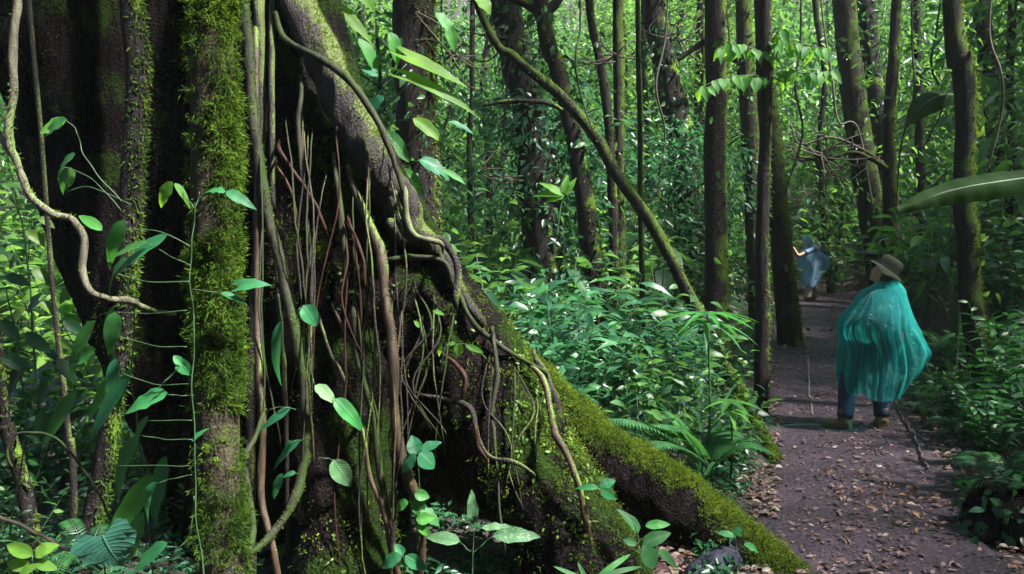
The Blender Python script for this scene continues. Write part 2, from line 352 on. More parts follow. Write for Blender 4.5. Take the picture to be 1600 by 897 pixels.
# ------------------------------------------------------------------ ground
def ground_mat():
    m, t, out = newmat('forest_soil'); tc = nd(t, "ShaderNodeTexCoord")
    n1 = nd(t, "ShaderNodeTexNoise"); n1.inputs['Scale'].default_value = 2.2; n1.inputs['Detail'].default_value = 9; n1.inputs['Roughness'].default_value = .7; t.links.new(tc.outputs['Object'], n1.inputs[0])
    n2 = nd(t, "ShaderNodeTexNoise"); n2.inputs['Scale'].default_value = 40; n2.inputs['Detail'].default_value = 6; t.links.new(tc.outputs['Object'], n2.inputs[0])
    col = ramp(t, n1.outputs[0], [(.3, (.014, .010, .010)), (.55, (.035, .024, .022)), (.75, (.02, .03, .010))])
    col = mixc(t, .8, col, ramp(t, n2.outputs[0], [(.3, (.4,)*3), (.7, (1.6,)*3)]), 'MULTIPLY')
    pr = nd(t, "ShaderNodeBsdfPrincipled"); pr.inputs['Roughness'].default_value = .85
    bp = nd(t, "ShaderNodeBump"); bp.inputs['Strength'].default_value = 1; bp.inputs['Distance'].default_value = .05; t.links.new(n2.outputs[0], bp.inputs['Height'])
    t.links.new(col, pr.inputs['Base Color']); t.links.new(bp.outputs[0], pr.inputs['Normal']); t.links.new(pr.outputs[0], out.inputs[0]); return m
def path_mat():
    m, t, out = newmat('path_earth'); tc = nd(t, "ShaderNodeTexCoord")
    n1 = nd(t, "ShaderNodeTexNoise"); n1.inputs['Scale'].default_value = 1.6; n1.inputs['Detail'].default_value = 10; n1.inputs['Roughness'].default_value = .72; t.links.new(tc.outputs['Object'], n1.inputs[0])
    n2 = nd(t, "ShaderNodeTexNoise"); n2.inputs['Scale'].default_value = 34; n2.inputs['Detail'].default_value = 8; n2.inputs['Roughness'].default_value = .7; t.links.new(tc.outputs['Object'], n2.inputs[0])
    vo = nd(t, "ShaderNodeTexVoronoi"); vo.inputs['Scale'].default_value = 26; t.links.new(tc.outputs['Object'], vo.inputs[0])
    col = ramp(t, n1.outputs[0], [(.3, (.011, .006, .011)), (.5, (.030, .016, .028)), (.72, (.070, .040, .060))])
    col = mixc(t, .75, col, ramp(t, n2.outputs[0], [(.3, (.45,)*3), (.7, (1.6, 1.55, 1.6))]), 'MULTIPLY')
    col = mixc(t, .5, col, ramp(t, vo.outputs[0], [(0, (1.3,)*3), (.5, (.6,)*3)]), 'MULTIPLY')
    h = mathn(t, 'SUBTRACT', n2.outputs[0], mathn(t, 'MULTIPLY', vo.outputs[0], .5))
    pr = nd(t, "ShaderNodeBsdfPrincipled"); pr.inputs['Specular IOR Level'].default_value = .45
    t.links.new(ramp(t, n1.outputs[0], [(.35, (.42,)*3), (.65, (.8,)*3)]), pr.inputs['Roughness'])
    bp = nd(t, "ShaderNodeBump"); bp.inputs['Strength'].default_value = .9; bp.inputs['Distance'].default_value = .03; t.links.new(h, bp.inputs['Height'])
    t.links.new(col, pr.inputs['Base Color']); t.links.new(bp.outputs[0], pr.inputs['Normal']); t.links.new(pr.outputs[0], out.inputs[0]); return m
def grid(xs, ys, zf):
    X, Y = np.meshgrid(xs, ys); Z = zf(X, Y); V = np.stack([X, Y, Z], -1).reshape(-1, 3); nx = len(xs)
    i = np.arange(len(ys)-1)[:, None]*nx; j = np.arange(nx-1)[None]
    return V, np.stack([i+j, i+j+1, i+j+nx+1, i+j+nx], -1).reshape(-1, 4)
xs = np.concatenate([np.arange(-130, -12, 4.), np.arange(-12, -2, .4), np.arange(-2, 14, .1), np.arange(14, 30, .5), np.arange(30, 131, 4.)])
ys = np.concatenate([np.arange(-60, -2, 4.), np.arange(-2, 22, .12), np.arange(22, 40, .8), np.arange(40, 131, 4.)])
V, Q = grid(xs, ys, ground)
tag(link('ground', Geo().add(V, Q).mesh('ground', ground_mat())), kind='structure')
# the trodden path, a strip along its centre line
yy = np.arange(-3, 22.5, .07); g = Geo(); t_ = np.linspace(-1, 1, 25)
Xc = path_x(yy); Lw = .80+.16*vnoise(np.stack([yy*.9, yy*0, yy*0], -1), 3)+.06*vnoise(np.stack([yy*6, yy*0, yy*0], -1), 3); Rw = .82+.12*vnoise(np.stack([yy*.9, yy*0+5, yy*0], -1), 4)+.06*vnoise(np.stack([yy*6, yy*0, yy*0], -1), 14)
PX2 = Xc[:, None]+np.where(t_ < 0, Lw[:, None]*t_, Rw[:, None]*t_); PY2 = np.repeat(yy[:, None], 25, 1)
PZ2 = ground(PX2, PY2)+.022+.012*fbm(np.stack([PX2*7, PY2*7, PX2*0], -1), 3, 77); PZ2[:, [0, -1]] -= .04
i = np.arange(len(yy)-1)[:, None]*25; j = np.arange(24)[None]
g.add(np.stack([PX2, PY2, PZ2], -1), np.stack([i+j, i+j+1, i+j+26, i+j+25], -1).reshape(-1, 4))
tag(link('path', g.mesh('path', path_mat())), kind='structure')

# dead leaves lying on the floor
M['litter'] = leaf_mat('dead_leaf', [(.05, .026, .026), (.12, .07, .068), (.17, .11, .11), (.08, .036, .034), (.2, .14, .135), (.12, .13, .05)], (.25, .12, .06), .12, .5, obvar=0, spec=.5)
def litter(n, f, wet=False):
    y = 4.0+RNG.random(n)**1.6*17; s = f(n); x = path_x(y)+s
    z = ground(x, y)+.03+.012*RNG.random(n)
    th = RNG.random(n)*6.283; d = np.stack([np.cos(th), np.sin(th), RNG.normal(size=n)*.12], -1); nn = rdir(n, 1, 3.5)
    L = .02+.065*RNG.random(n)**2.0; return np.stack([x, y, z], -1), d, nn, L
g = Geo()
p, d, nn, L = litter(11000, lambda n: -.62-RNG.random(n)**1.4*1.8); k = fbm(p*2.2, 3, 55) > -.22; p, d, nn, L = p[k], d[k], nn[k], L[k]; leaves(g, p, d, nn, L, L*.55, 'm', .2, .35)
p, d, nn, L = litter(4300, lambda n: RNG.normal(size=n)*.45); k = fbm(p*1.6+4.4, 3, 58) > -.35; p, d, nn, L = p[k], d[k], nn[k], L[k]; leaves(g, p, d, nn, L*.85, L*.42, 'm', .15, .3, RNG.random(len(p))*.4)
p, d, nn, L = litter(4000, lambda n: .75+RNG.random(n)*1.0); leaves(g, p, d, nn, L, L*.5, 'm', .2, .35)
tag(link('leaf_litter', g.mesh('leaf_litter', M['litter'])), kind='stuff')
# twigs on the floor
g = Geo()
for k in range(130):
    y = 4.3+RNG.random()**1.4*12; x = path_x(y)+RNG.normal()*1.0; a = RNG.random()*3.14; L = .06+.2*RNG.random()
    q = np.array([[x, y, 0], [x+math.cos(a)*L*.5, y+math.sin(a)*L*.5+.01, 0], [x+math.cos(a)*L, y+math.sin(a)*L, 0]]); q[:, 2] = ground(q[:, 0], q[:, 1])+.032
    tube(g, catmull(q, 3), .003, 5)
tag(link('fallen_twigs', g.mesh('fallen_twigs', M['twig'])), kind='stuff')

# ------------------------------------------------------------------ the giant buttressed tree
def temp_eval(geo_list, voxel, smooth=2):
    g = geo_list; me = g.mesh('tmp', M['twig']); o = link('tmp', me)
    r = o.modifiers.new('r', 'REMESH'); r.mode = 'VOXEL'; r.voxel_size = voxel
    if smooth: s = o.modifiers.new('s', 'SMOOTH'); s.iterations = smooth; s.factor = .5
    dg = bpy.context.evaluated_depsgraph_get(); e = o.evaluated_get(dg); m2 = e.to_mesh()
    V = np.zeros(len(m2.vertices)*3); m2.vertices.foreach_get("co", V); V = V.reshape(-1, 3)
    N = np.zeros(len(m2.vertices)*3); m2.vertices.foreach_get("normal", N); N = N.reshape(-1, 3)
    lt = np.zeros(len(m2.polygons), int); m2.polygons.foreach_get("loop_total", lt); li = np.zeros(len(m2.loops), int); m2.loops.foreach_get("vertex_index", li)
    st = np.concatenate([[0], np.cumsum(lt)[:-1]]); Q = np.array([li[s:s+4] for s in st[lt == 4]]) if (lt == 4).any() else np.zeros((0, 4), int); T = np.array([li[s:s+3] for s in st[lt == 3]]).reshape(-1, 3)
    e.to_mesh_clear(); bpy.data.objects.remove(o); bpy.data.meshes.remove(me); return V, N, Q.astype(int), T.astype(int)
def ptube(g, lst, sides=20, n=8, flat=None, **k):     # list of (px, py, depth, radius in metres)
    A = np.array([[*P(a[0], a[1], a[2]), a[3]] for a in lst]); C = catmull(A, n)
    return tube(g, C[:, :3], C[:, 3], sides, **k)
g = Geo()
ptube(g, [(385, -700, 5.5, .42), (415, -250, 5.4, .42), (420, 0, 5.2, .44), (455, 150, 5.1, .45), (505, 300, 4.95, .50), (545, 400, 4.9, .53), (570, 520, 4.9, .5), (545, 700, 5.1, .42), (540, 1000, 5.1, .45)])
ptube(g, [(545, 400, 4.9, .45), (610, 460, 4.8, .42), (690, 530, 4.66, .35), (765, 640, 4.5, .32), (845, 770, 4.35, .31), (915, 880, 4.2, .30), (980, 1010, 4.1, .3)])
ptube(g, [(500, 300, 4.85, .40), (515, 430, 4.7, .38), (528, 580, 4.5, .30), (535, 760, 4.35, .27), (540, 900, 4.25, .30), (545, 1050, 4.15, .38)])
ptube(g, [(400, 0, 5.25, .40), (395, 300, 5.15, .42), (400, 600, 5.0, .42), (410, 1000, 4.9, .5)])
ptube(g, [(100, -500, 5.7, .7), (125, -100, 5.6, .62), (140, 60, 5.5, .60), (170, 200, 5.5, .56), (222, 400, 5.4, .48), (270, 560, 5.3, .42), (312, 700, 5.2, .31), (325, 850, 5.1, .30), (325, 1000, 5.0, .34)])
ptube(g, [(280, -500, 5.6, .5), (290, 0, 5.5, .46), (320, 400, 5.4, .42), (345, 700, 5.3, .36), (350, 1000, 5.2, .4)])
ptube(g, [(640, 500, 5.6, .4), (700, 700, 5.8, .45), (760, 850, 5.7, .4), (800, 1000, 5.6, .4)])   # back wall of the hollow
# knuckle where the big root joins, and gnarls
ptube(g, [(590, 290, 4.55, .10), (625, 330, 4.6, .13), (665, 380, 4.62, .12), (700, 440, 4.6, .12), (745, 520, 4.55, .10)], 12)
V, N, Q, T = temp_eval(g, .028, 3)
ridge = 1-np.abs(fbm(V*np.array([5.5, 5.5, 1.1]), 3, 21)); fine = fbm(V*np.array([26, 26, 9]), 3, 22)
V = V+N*((ridge-.72)*.085+fine*.010+fbm(V*2.2, 2, 8)*.05)[:, None]
BASE = np.array([-1.0, 5.0, 0.0])
giant = Thing('buttressed_tree', BASE, 'colossal dark rainforest tree with hanging roots and sprawling mossy buttresses', 'tree')
gt = Geo().add(V, Q, T); TRUNK = (V, Q, T)
giant.part('trunk', gt, M['bark_giant'])
# second buttress: the long moss-topped root to the right
g = Geo()
ptube(g, [(740, 560, 5.3, .20), (800, 590, 5.3, .20), (870, 655, 5.25, .185), (940, 715, 5.15, .20), (1020, 765, 5.0, .20), (1100, 828, 4.8, .20), (1180, 885, 4.6, .18), (1260, 945, 4.35, .15), (1330, 1010, 4.1, .12)], 20)
ptube(g, [(860, 720, 5.35, .16), (950, 830, 5.2, .17), (1050, 930, 4.9, .18), (1150, 1000, 4.6, .15)], 16)
V, N, Q, T = temp_eval(g, .022, 3)
V = V+N*(fbm(V*5, 3, 31)*.030+fbm(V*22, 2, 32)*.008)[:, None]; BUT = (V, Q, T)
giant.part('buttress_root', Geo().add(V, Q, T), M['bark_giant'])
# moss carpets
TF = front(*TRUNK)
def fac(p, n): return n[:, 0]*.45+n[:, 2]*.8
MG = Geo(); MG2 = Geo()
def m_but(p, n): return sst(fac(p, n)+.85*fbm(p*3.8, 3, 3), .10, .60)
clumps(MG, *front(*BUT, ny=.7), 15000, m_but, 12, .032, .0042, .012, .15)
def m_trunk(p, n):
    px = 800+FPX*p[:, 0]/p[:, 1]; py = 373-FPX*(p[:, 2]-1.9)/p[:, 1]
    reg = .9*np.exp(-((px-505)/35)**2-((py-285)/110)**2)+.55*np.exp(-((px-500)/60)**2-((py-400)/60)**2)   # green streak on the upper trunk
    reg = reg+1.1*np.exp(-((px-885-(py-700)*.45)/85)**2-((py-720)/210)**2)+.5*np.exp(-((px-840)/60)**2-((py-560)/60)**2)
    reg = reg+.45*np.exp(-((px-560)/70)**2-((py-850)/50)**2)+.35*np.exp(-((px-700)/60)**2-((py-520)/40)**2)
    return np.clip(reg*(.65+1.1*fbm(p*5, 3, 6)), 0, 1)*(n[:, 1] < .35)
clumps(MG, *TF, 42000, m_trunk, 10, .030, .0048, .014, .5)
def m_thin(p, n): return (n[:, 1] < .3)*np.clip(.10+.55*fbm(p*4, 3, 16), 0, .6)
clumps(MG2, *TF, 42000, m_thin, 7, .02, .004, .014, .6)
giant.part('moss', MG, M['moss']); giant.part('moss', MG2, M['moss_dark'])
# leafy liverwort rosettes creeping over the front buttress
g = Geo()
def m_liv(p, n):
    px = 800+FPX*p[:, 0]/p[:, 1]; py = 373-FPX*(p[:, 2]-1.9)/p[:, 1]
    return np.clip(np.exp(-((px-850-(py-700)*.4)/55)**2-((py-700)/120)**2)+.6*np.exp(-((px-560)/70)**2-((py-860)/40)**2)+.5*np.exp(-((px-545)/40)**2-((py-450)/50)**2)+.35*np.exp(-((px-910)/60)**2-((py-800)/80)**2), 0, 1)*(n[:, 1] < .3)*(fbm(p*9, 2, 40) > -.05)
p, n_ = sample_surface(*TF, 40000); k = RNG.random(len(p)) < m_liv(p, n_)*.8; p, n_ = p[k], n_[k]
leaves(g, p+n_*.012, nrmz(n_*.6+RNG.normal(size=p.shape)*.6+np.array([0, 0, -.3])), n_, .018+.02*RNG.random(len(p)), .011+.008*RNG.random(len(p)), 'm', .3, .2)
giant.part('creeping_leaves', g, M['leaf_warm'])

# hanging and clinging roots of the giant tree: (px, py, depth, radius px) lists
def root(lst, mat, d0=None, jit=0, n=7, sides=8, mossy=0):
    A = []
    if lst[0][1] > 40 and lst[0][0] < 900: a = lst[0]; lst = [(a[0]-2, a[1]-14, a[2]+.38, a[3]*.6)]+list(lst)
    if 300 < lst[-1][1] < 860: a = lst[-1]; lst = list(lst)+[(a[0]+3, a[1]+16, a[2]+.12, a[3]*.25)]
    for a in lst:
        px, py, d, r = a; A.append([*P(px, py, d), r/FPX*d])
    C = catmull(np.array(A), n); C[:, :3] += .006*fbm(C[:, :3]*14, 2, 3)[:, None]*np.array([1, .5, .3]); C[:, 0] += .022*fbm(C[:, :3]*3.5+lst[0][0], 2, 3)*(lst[0][3] < 4)
    g = Geo(); tube(g, C[:, :3], C[:, 3]*(1+.12*fbm(C[:, :3]*16, 2, 8)), sides, wob=.25, wf=24); giant.part('aerial_root', g, M[mat])
    if mossy:
        mg = Geo(); VV, QQ, TT = g.arrays(); moss_on(mg, VV, QQ, TT, mossy, lambda p, n: sst(n[:, 0]*.6+n[:, 2]*.8+.6*fbm(p*5, 2, 5), .1, .5), .014, .005, 2, .4); 
        if mg.n: giant.part('moss', mg, M['moss'])
    return C
root([(420, -160, 4.75, 26), (455, -20, 4.65, 27), (490, 60, 4.55, 28), (522, 130, 4.45, 29), (560, 210, 4.38, 29), (590, 265, 4.35, 28), (612, 305, 4.4, 30), (640, 350, 4.45, 20), (690, 400, 4.45, 13), (720, 455, 4.4, 9), (750, 500, 4.3, 6)], 'bark_root', sides=20, n=9, mossy=9000)
root([(600, 280, 4.35, 22), (632, 305, 4.38, 20), (645, 345, 4.38, 15), (632, 372, 4.35, 12), (610, 350, 4.33, 9)], 'bark_root', sides=14)
root([(612, 300, 4.28, 8), (625, 340, 4.22, 9), (650, 375, 4.2, 8), (690, 375, 4.25, 6), (715, 420, 4.25, 6), (712, 470, 4.2, 5)], 'bark_root', sides=10)
root([(380, 0, 4.45, 8), (392, 120, 4.4, 8), (400, 220, 4.3, 8), (418, 330, 4.25, 8), (440, 420, 4.2, 9), (462, 520, 4.1, 9), (477, 620, 4.05, 9), (476, 720, 4.0, 9), (455, 790, 3.9, 7), (420, 840, 3.8, 6), (385, 870, 3.7, 5)], 'root_grey', sides=10, mossy=1500)
root([(545, 270, 4.35, 4), (575, 350, 4.2, 7), (597, 400, 4.1, 8), (604, 470, 4.05, 7), (610, 560, 4.0, 8), (612, 650, 3.98, 8), (628, 730, 3.98, 9), (650, 790, 4.0, 8), (655, 850, 4.02, 7), (655, 930, 4.05, 6)], 'root_orange', sides=10, mossy=500)
root([(553, 470, 4.15, 5), (556, 540, 4.1, 6), (572, 600, 4.05, 7), (584, 650, 4.0, 7), (590, 720, 3.98, 6), (602, 780, 3.98, 6), (612, 860, 3.98, 5), (620, 920, 4, 4)], 'root_grey', sides=8, mossy=400)
root([(568, 665, 4.02, 4), (578, 740, 3.97, 4), (600, 800, 3.95, 5), (612, 850, 3.95, 5), (625, 910, 3.95, 4)], 'root_orange')
root([(398, 60, 4.5, 5), (402, 300, 4.3, 5), (404, 480, 4.2, 6), (407, 620, 4.05, 6), (410, 760, 4.0, 6), (425, 850, 3.9, 6), (440, 930, 3.9, 6)], 'root_orange')
root([(430, 20, 4.55, 5), (445, 60, 4.5, 5), (500, 92, 4.35, 6), (545, 125, 4.25, 6), (590, 190, 4.2, 5), (612, 240, 4.2, 5), (630, 300, 4.2, 4), (640, 360, 4.18, 5), (670, 378, 4.2, 4)], 'root_grey')
root([(600, 405, 4.15, 3), (640, 402, 4.15, 5), (690, 408, 4.15, 4), (705, 440, 4.15, 4)], 'root_grey')
root([(632, 300, 4.15, 4), (634, 340, 4.12, 5), (650, 368, 4.1, 5), (688, 380, 4.1, 4)], 'liana_pale')
root([(437, 230, 4.3, 3), (465, 275, 4.25, 3), (490, 310, 4.2, 3), (508, 360, 4.2, 3)], 'root_red')
root([(432, 255, 4.3, 2), (450, 285, 4.25, 2.5), (462, 330, 4.2, 2), (470, 400, 4.2, 2)], 'root_red')
root([(548, 345, 4.15, 2.5), (562, 380, 4.12, 3), (572, 410, 4.1, 3), (573, 450, 4.1, 2)], 'root_red')
root([(545, 355, 4.15, 2), (556, 390, 4.12, 2.5), (560, 430, 4.1, 2), (562, 520, 4.1, 2)], 'root_red')
root([(470, 130, 4.4, 3), (466, 200, 4.3, 4), (470, 290, 4.25, 4), (482, 380, 4.2, 4), (488, 450, 4.2, 3), (486, 540, 4.2, 2)], 'root_grey')
root([(500, 500, 4.2, 2), (520, 560, 4.1, 3), (545, 610, 4.1, 3), (566, 660, 4.05, 4), (575, 680, 4, 3)], 'bark_root')
root([(525, 250, 4.35, 3), (532, 320, 4.25, 5), (538, 380, 4.2, 5), (540, 430, 4.2, 3), (541, 500, 4.2, 2)], 'root_grey')
root([(650, 615, 4.3, 3), (700, 625, 4.2, 4), (735, 640, 4.1, 5), (745, 690, 4.05, 4), (765, 715, 4.05, 3), (800, 722, 4.02, 4), (830, 740, 4.05, 2)], 'bark_root')
root([(738, 660, 4.06, 3), (745, 695, 4.02, 3), (760, 718, 4.02, 2)], 'root_red')
root([(690, 550, 4.3, 3), (715, 570, 4.2, 4), (728, 595, 4.15, 4), (722, 620, 4.15, 2)], 'root_red')
root([(770, 520, 4.3, 3), (776, 580, 4.2, 4), (768, 640, 4.15, 4), (775, 690, 4.1, 3), (780, 750, 4.05, 2), (785, 850, 4.0, 2)], 'root_grey')
root([(820, 560, 4.4, 3), (848, 590, 4.35, 5), (860, 640, 4.2, 5), (872, 680, 4.05, 6), (890, 715, 4.0, 5), (908, 770, 3.95, 5), (922, 850, 3.95, 4), (928, 900, 3.95, 3)], 'root_orange', mossy=300)
root([(835, 560, 4.6, 4), (850, 590, 4.5, 7), (868, 640, 4.5, 8), (880, 700, 4.5, 6)], 'bark_root')
root([(690, 400, 4.35, 3), (712, 450, 4.3, 4), (740, 500, 4.25, 4), (757, 520, 4.3, 5), (790, 545, 4.3, 4), (850, 580, 4.4, 3)], 'root_grey')
root([(520, 480, 4.2, 2.5), (540, 520, 4.15, 3), (560, 560, 4.1, 3), (580, 625, 4.05, 2)], 'root_orange')
root([(385, 870, 3.6, 5), (395, 820, 3.7, 5), (385, 720, 3.8, 5), (400, 680, 3.9, 4), (412, 640, 4.0, 3)], 'root_grey')
root([(425, 0, 4.6, 5), (425, 200, 4.4, 5), (430, 400, 4.3, 4), (445, 600, 4.2, 4), (450, 900, 4.2, 3)], 'bark_root')
root([(405, 0, 4.6, 8), (408, 200, 4.45, 8), (402, 400, 4.35, 8), (395, 560, 4.25, 8), (392, 700, 4.2, 7), (395, 920, 4.2, 7)], 'bark_root', sides=10)
for k in range(24):                      # thin root hairs hanging down the front
    x0 = 395+RNG.random()*250; y0 = RNG.random()*330+(x0-400)*.9; L = 180+RNG.random()*420; d = 4.35-(y0/1400); dx = RNG.normal()*25
    pts = [(x0, y0, d+.12, 1.2), (x0+dx*.3+RNG.normal()*6, y0+L*.33, d-.03, 1.7), (x0+dx*.6+RNG.normal()*9, y0+L*.66, d-.1, 1.6), (x0+dx+RNG.normal()*8, y0+L, d-.12, .9)]
    root(pts, ['root_grey', 'bark_root', 'root_orange', 'bark_root', 'root_grey', 'bark_root', 'root_red'][k % 7], n=6, sides=5)
for k in range(12):
    x0 = 640+RNG.random()*200; y0 = (x0-640)*.75+430+RNG.random()*60; d = 4.25
    root([(x0, y0, d, 1.2), (x0+RNG.normal()*14, y0+60, d-.1, 1.8), (x0+RNG.normal()*20, y0+130, d-.15, 1.4), (x0+RNG.normal()*20, y0+210, d-.18, .8)], ['root_grey', 'bark_root'][k % 2], n=6, sides=5)
# giant's high crown and limbs come with the other crowns below

# ------------------------------------------------------------------ mossy pole trunk in front
def trunk_mesh(lst, sides=16, n=10, wob=.12, wf=5, seed=0):
    A = np.array([[*P(a[0], a[1], a[2]), a[3]/2/FPX*a[2]] for a in lst]); C = catmull(A, n); g = Geo(); tube(g, C[:, :3], C[:, 3], sides, wob=wob, wf=wf, seed=seed); return g, C
g, C = trunk_mesh([(322, -1500, 3.4, 66), (325, -500, 3.3, 70), (330, 0, 3.3, 64), (332, 200, 3.3, 66), (335, 400, 3.3, 62), (341, 650, 3.3, 62), (346, 897, 3.3, 70), (352, 1100, 3.3, 96)], 24, 14, .10, 7)
pole = Thing('mossy_tree', (C[-1][0], C[-1][1], 0), 'slender straight tree wrapped in bright shaggy moss in front of the giant trunk', 'tree')
pole.part('trunk', g, M['bark_pole']); PV = g.arrays()
mg = Geo()
def m_pole(p, n):
    z = p[:, 2]; top = sst(z, 1.15, 1.55)
    bare = 1-.97*np.exp(-((z-1.12)/.15)**2)-.85*np.exp(-((z-.52)/.14)**2)
    return np.clip((.06+.9*sst(fbm(p*4.5, 3, 11)+n[:, 0]*.5+.1, -.1, .45))*bare, 0, 1)
PF = front(*PV, zmax=5, ny=.8); clumps(mg, *PF, 15000, m_pole, 18, .034, .0030, .009, .6, .7)
# long shaggy beards
clumps(mg, *PF, 420, lambda p, n: m_pole(p, n)*(fbm(p*6, 2, 2) > .05), 22, .055, .003, .008, .9, 1.0)
pole.part('moss', mg, M['moss'])

# ------------------------------------------------------------------ named tree trunks
TREES = []
def crown_limbs(top, R, n=7):
    g = Geo()
    for k in range(n):
        a = k*2.4+RNG.random(); L = R*(.5+.4*RNG.random()); q = top+np.array([0, 0, -.8+1.2*RNG.random()])
        e = q+np.array([math.cos(a)*L, math.sin(a)*L, .3+.9*RNG.random()]); m_ = (q+e)/2+np.array([0, 0, .25])
        C = catmull([q, m_, e], 5); tube(g, C, np.linspace(.05, .012, len(C)), 6)
    return g
def crown_geo(R=2.4, H=1.3, ncl=90, nl=34, L=.15, tm='d', flat=.6):
    c = RNG.normal(size=(ncl, 3)); c = nrmz(c)*(RNG.random(ncl)**.45)[:, None]*np.array([R, R, H])
    c += .25*np.stack([fbm(c+9, 2, 1), fbm(c+19, 2, 2), fbm(c+29, 2, 3)], -1)
    p = np.repeat(c, nl, 0)+RNG.normal(size=(ncl*nl, 3))*np.array([.28, .28, .13])*(R/2.4)
    k = len(p); out = nrmz(p-np.repeat(c, nl, 0)); d = nrmz(out+RNG.normal(size=(k, 3))*.5+np.array([0, 0, -.35]))
    LL = L*(.6+.8*RNG.random(k)); g = Geo(); leaves(g, p, d, rdir(k, 1, 1.6), LL, LL*.42, tm, .25, .3, np.clip(np.repeat(RNG.random(ncl), nl)*.6+RNG.random(k)*.4, 0, 1)); return g
CROWNS = [crown_geo().mesh('crown', M['leaf_mid']), crown_geo(2.6, 1.1, 80, 36, .17).mesh('crown', M['leaf_warm']), crown_geo(2.2, 1.5, 100, 30, .12).mesh('crown', M['leaf_dark'])]
def tree(name, label, lst, bark='bark_dark', ground_px=None, crown=0, moss=0, mossmat='moss_mid', climb=0, cmat='leaf_mid', group='trees standing along the forest path', H=None, cR=1.0, sides=14, mscale=1.0, cat='tree', wob=.14):
    """lst: (px, py, depth, width px), from top to bottom"""
    l = list(lst); a, b = l[0], l[1]
    p0 = P(a[0], a[1], a[2]); p1 = P(b[0], b[1], b[2])
    H = H or (p0[2]+2.5+2*RNG.random()); up = nrmz(p0-p1); up = nrmz(up+np.array([0, 0, .8]))
    topP = p0+up*(H-p0[2])/max(up[2], .4)
    z = l[-1]; pl = P(z[0], z[1], z[2]); zz = G1(pl[0], pl[1])
    A = [[*topP, a[3]/2/FPX*a[2]*.6]]+[[*P(q[0], q[1], q[2]), q[3]/2/FPX*q[2]] for q in l]
    if pl[2] > zz+.05:
        pv = P(l[-2][0], l[-2][1], l[-2][2]); dn = nrmz(pl-pv); dn[2] = min(dn[2], -.5); e = pl+dn*(pl[2]-zz+.15)/abs(dn[2]); e[2] = G1(e[0], e[1])-.12
        A.append([*e, A[-1][3]*1.25])
    C = catmull(np.array(A), 9); C[:, :2] += .02*np.stack([fbm(C[:, :3]*1.7, 2, 4), fbm(C[:, :3]*1.7+9, 2, 4)], -1)
    base = np.array([C[-1][0], C[-1][1], G1(C[-1][0], C[-1][1])])
    t = Thing(name, base, label, cat, group); g = Geo()
    tube(g, C[:, :3], C[:, 3], sides, wob=wob, wf=6, seed=len(TREES)); t.part('trunk', g, M[bark]); A3 = g.arrays()
    if moss:
        mg = Geo(); moss_on(mg, *A3, moss, lambda p, n: sst(n[:, 0]*.75+.25+.7*fbm(p*np.array([3, 3, 2.]), 3, 50), .15, .7), .04*mscale, .014*mscale, 2, .7)
        if mg.n: t.part('moss', mg, M[mossmat])
    if climb:
        cg = Geo(); p, nn = sample_surface(*A3, climb); k = (fbm(p*2.2, 2, 60+len(TREES)) > -.25) & (p[:, 2] < 8); p, nn = p[k], nn[k]; k = len(p)
        LL = .06+.10*RNG.random(k)
        leaves(cg, p+nn*(.02+.10*RNG.random(k))[:, None], nrmz(nn*.6+RNG.normal(size=(k, 3))*.5+np.array([0, 0, -.7])), nn+rdir(k)*.5, LL, LL*.45, 'm', .3, .3)
        t.part('climbing_leaves', cg, M[cmat])
    if crown is not None:
        cm = CROWNS[crown % 3]; o = link('crown', cm, t.o, V3(C[0][:3]-base)); o.rotation_euler = (0, 0, RNG.random()*6); s = cR*(.85+.3*RNG.random())*(.72 if C[-1][1] > 9 else 1); o.scale = (s, s, s)
        t.part('limb', crown_limbs(C[0][:3], 2.2*s), M['twig'])
    TREES.append((t, C)); return t, C
tree('hanging_moss_tree', 'dark shaggy trunk rising behind the giant root under large bright leaves', [(648, 0, 8.5, 62), (648, 130, 8.5, 64), (655, 300, 8.5, 62), (665, 440, 8.5, 62)], moss=5000, climb=500, crown=2, cR=.6, wob=.25, mscale=1.3)
tree('vine_clad_tree', 'stout black trunk smothered in dark vines near the middle, thickest toward its foot', [(775, -60, 12, 40), (800, 60, 12, 44), (828, 180, 12, 52), (845, 300, 12, 60), (850, 420, 12, 60)], moss=3000, climb=1800, cmat='leaf_dark', crown=2, cR=.6, wob=.3)
t, C = tree('forked_tree', 'black forked trunk splitting into two limbs above the leaning mossy trunk', [(848, 18, 10, 26), (870, 100, 10, 26), (895, 210, 10, 26), (915, 320, 10, 30), (930, 430, 10, 34)], moss=2500, climb=700, cmat='leaf_dark', crown=0)
g = Geo()
for q in ([(848, 22, 10, 22), (820, 5, 10, 14), (770, -15, 9.8, 8)], [(850, 22, 10, 20), (872, 0, 10, 15), (890, -50, 10, 11)]):
    gg, _ = trunk_mesh(q, 8, 5, .2); VV, QQ, TT = gg.arrays(); g.add(VV, QQ, TT)
t.part('limb', g, M['bark_dark'])
tree('leaning_tree', 'thin mossy trunk leaning steeply down toward the path across the view', [(755, 28, 9, 12), (805, 90, 9, 14), (870, 145, 9, 17), (935, 220, 9, 18), (965, 275, 9, 18), (1010, 340, 9, 19), (1050, 410, 9, 19), (1085, 480, 9, 21)], 'bark_moss', moss=2500, crown=0, mscale=.8, H=7)
tree('slim_tree', 'slim dark curved stem between the forked trunk and the straight grey one', [(920, -5, 11, 12), (936, 90, 11, 13), (950, 190, 11, 15), (957, 300, 11, 15), (960, 420, 11, 16)], moss=900, climb=150, crown=1, cR=.7)
tree('slim_tree', 'straight grey stem in the middle with moss on one side', [(965, -10, 11.5, 15), (967, 200, 11.5, 16), (970, 400, 11.5, 17)], 'bark_moss', moss=900, crown=0, cR=.8)
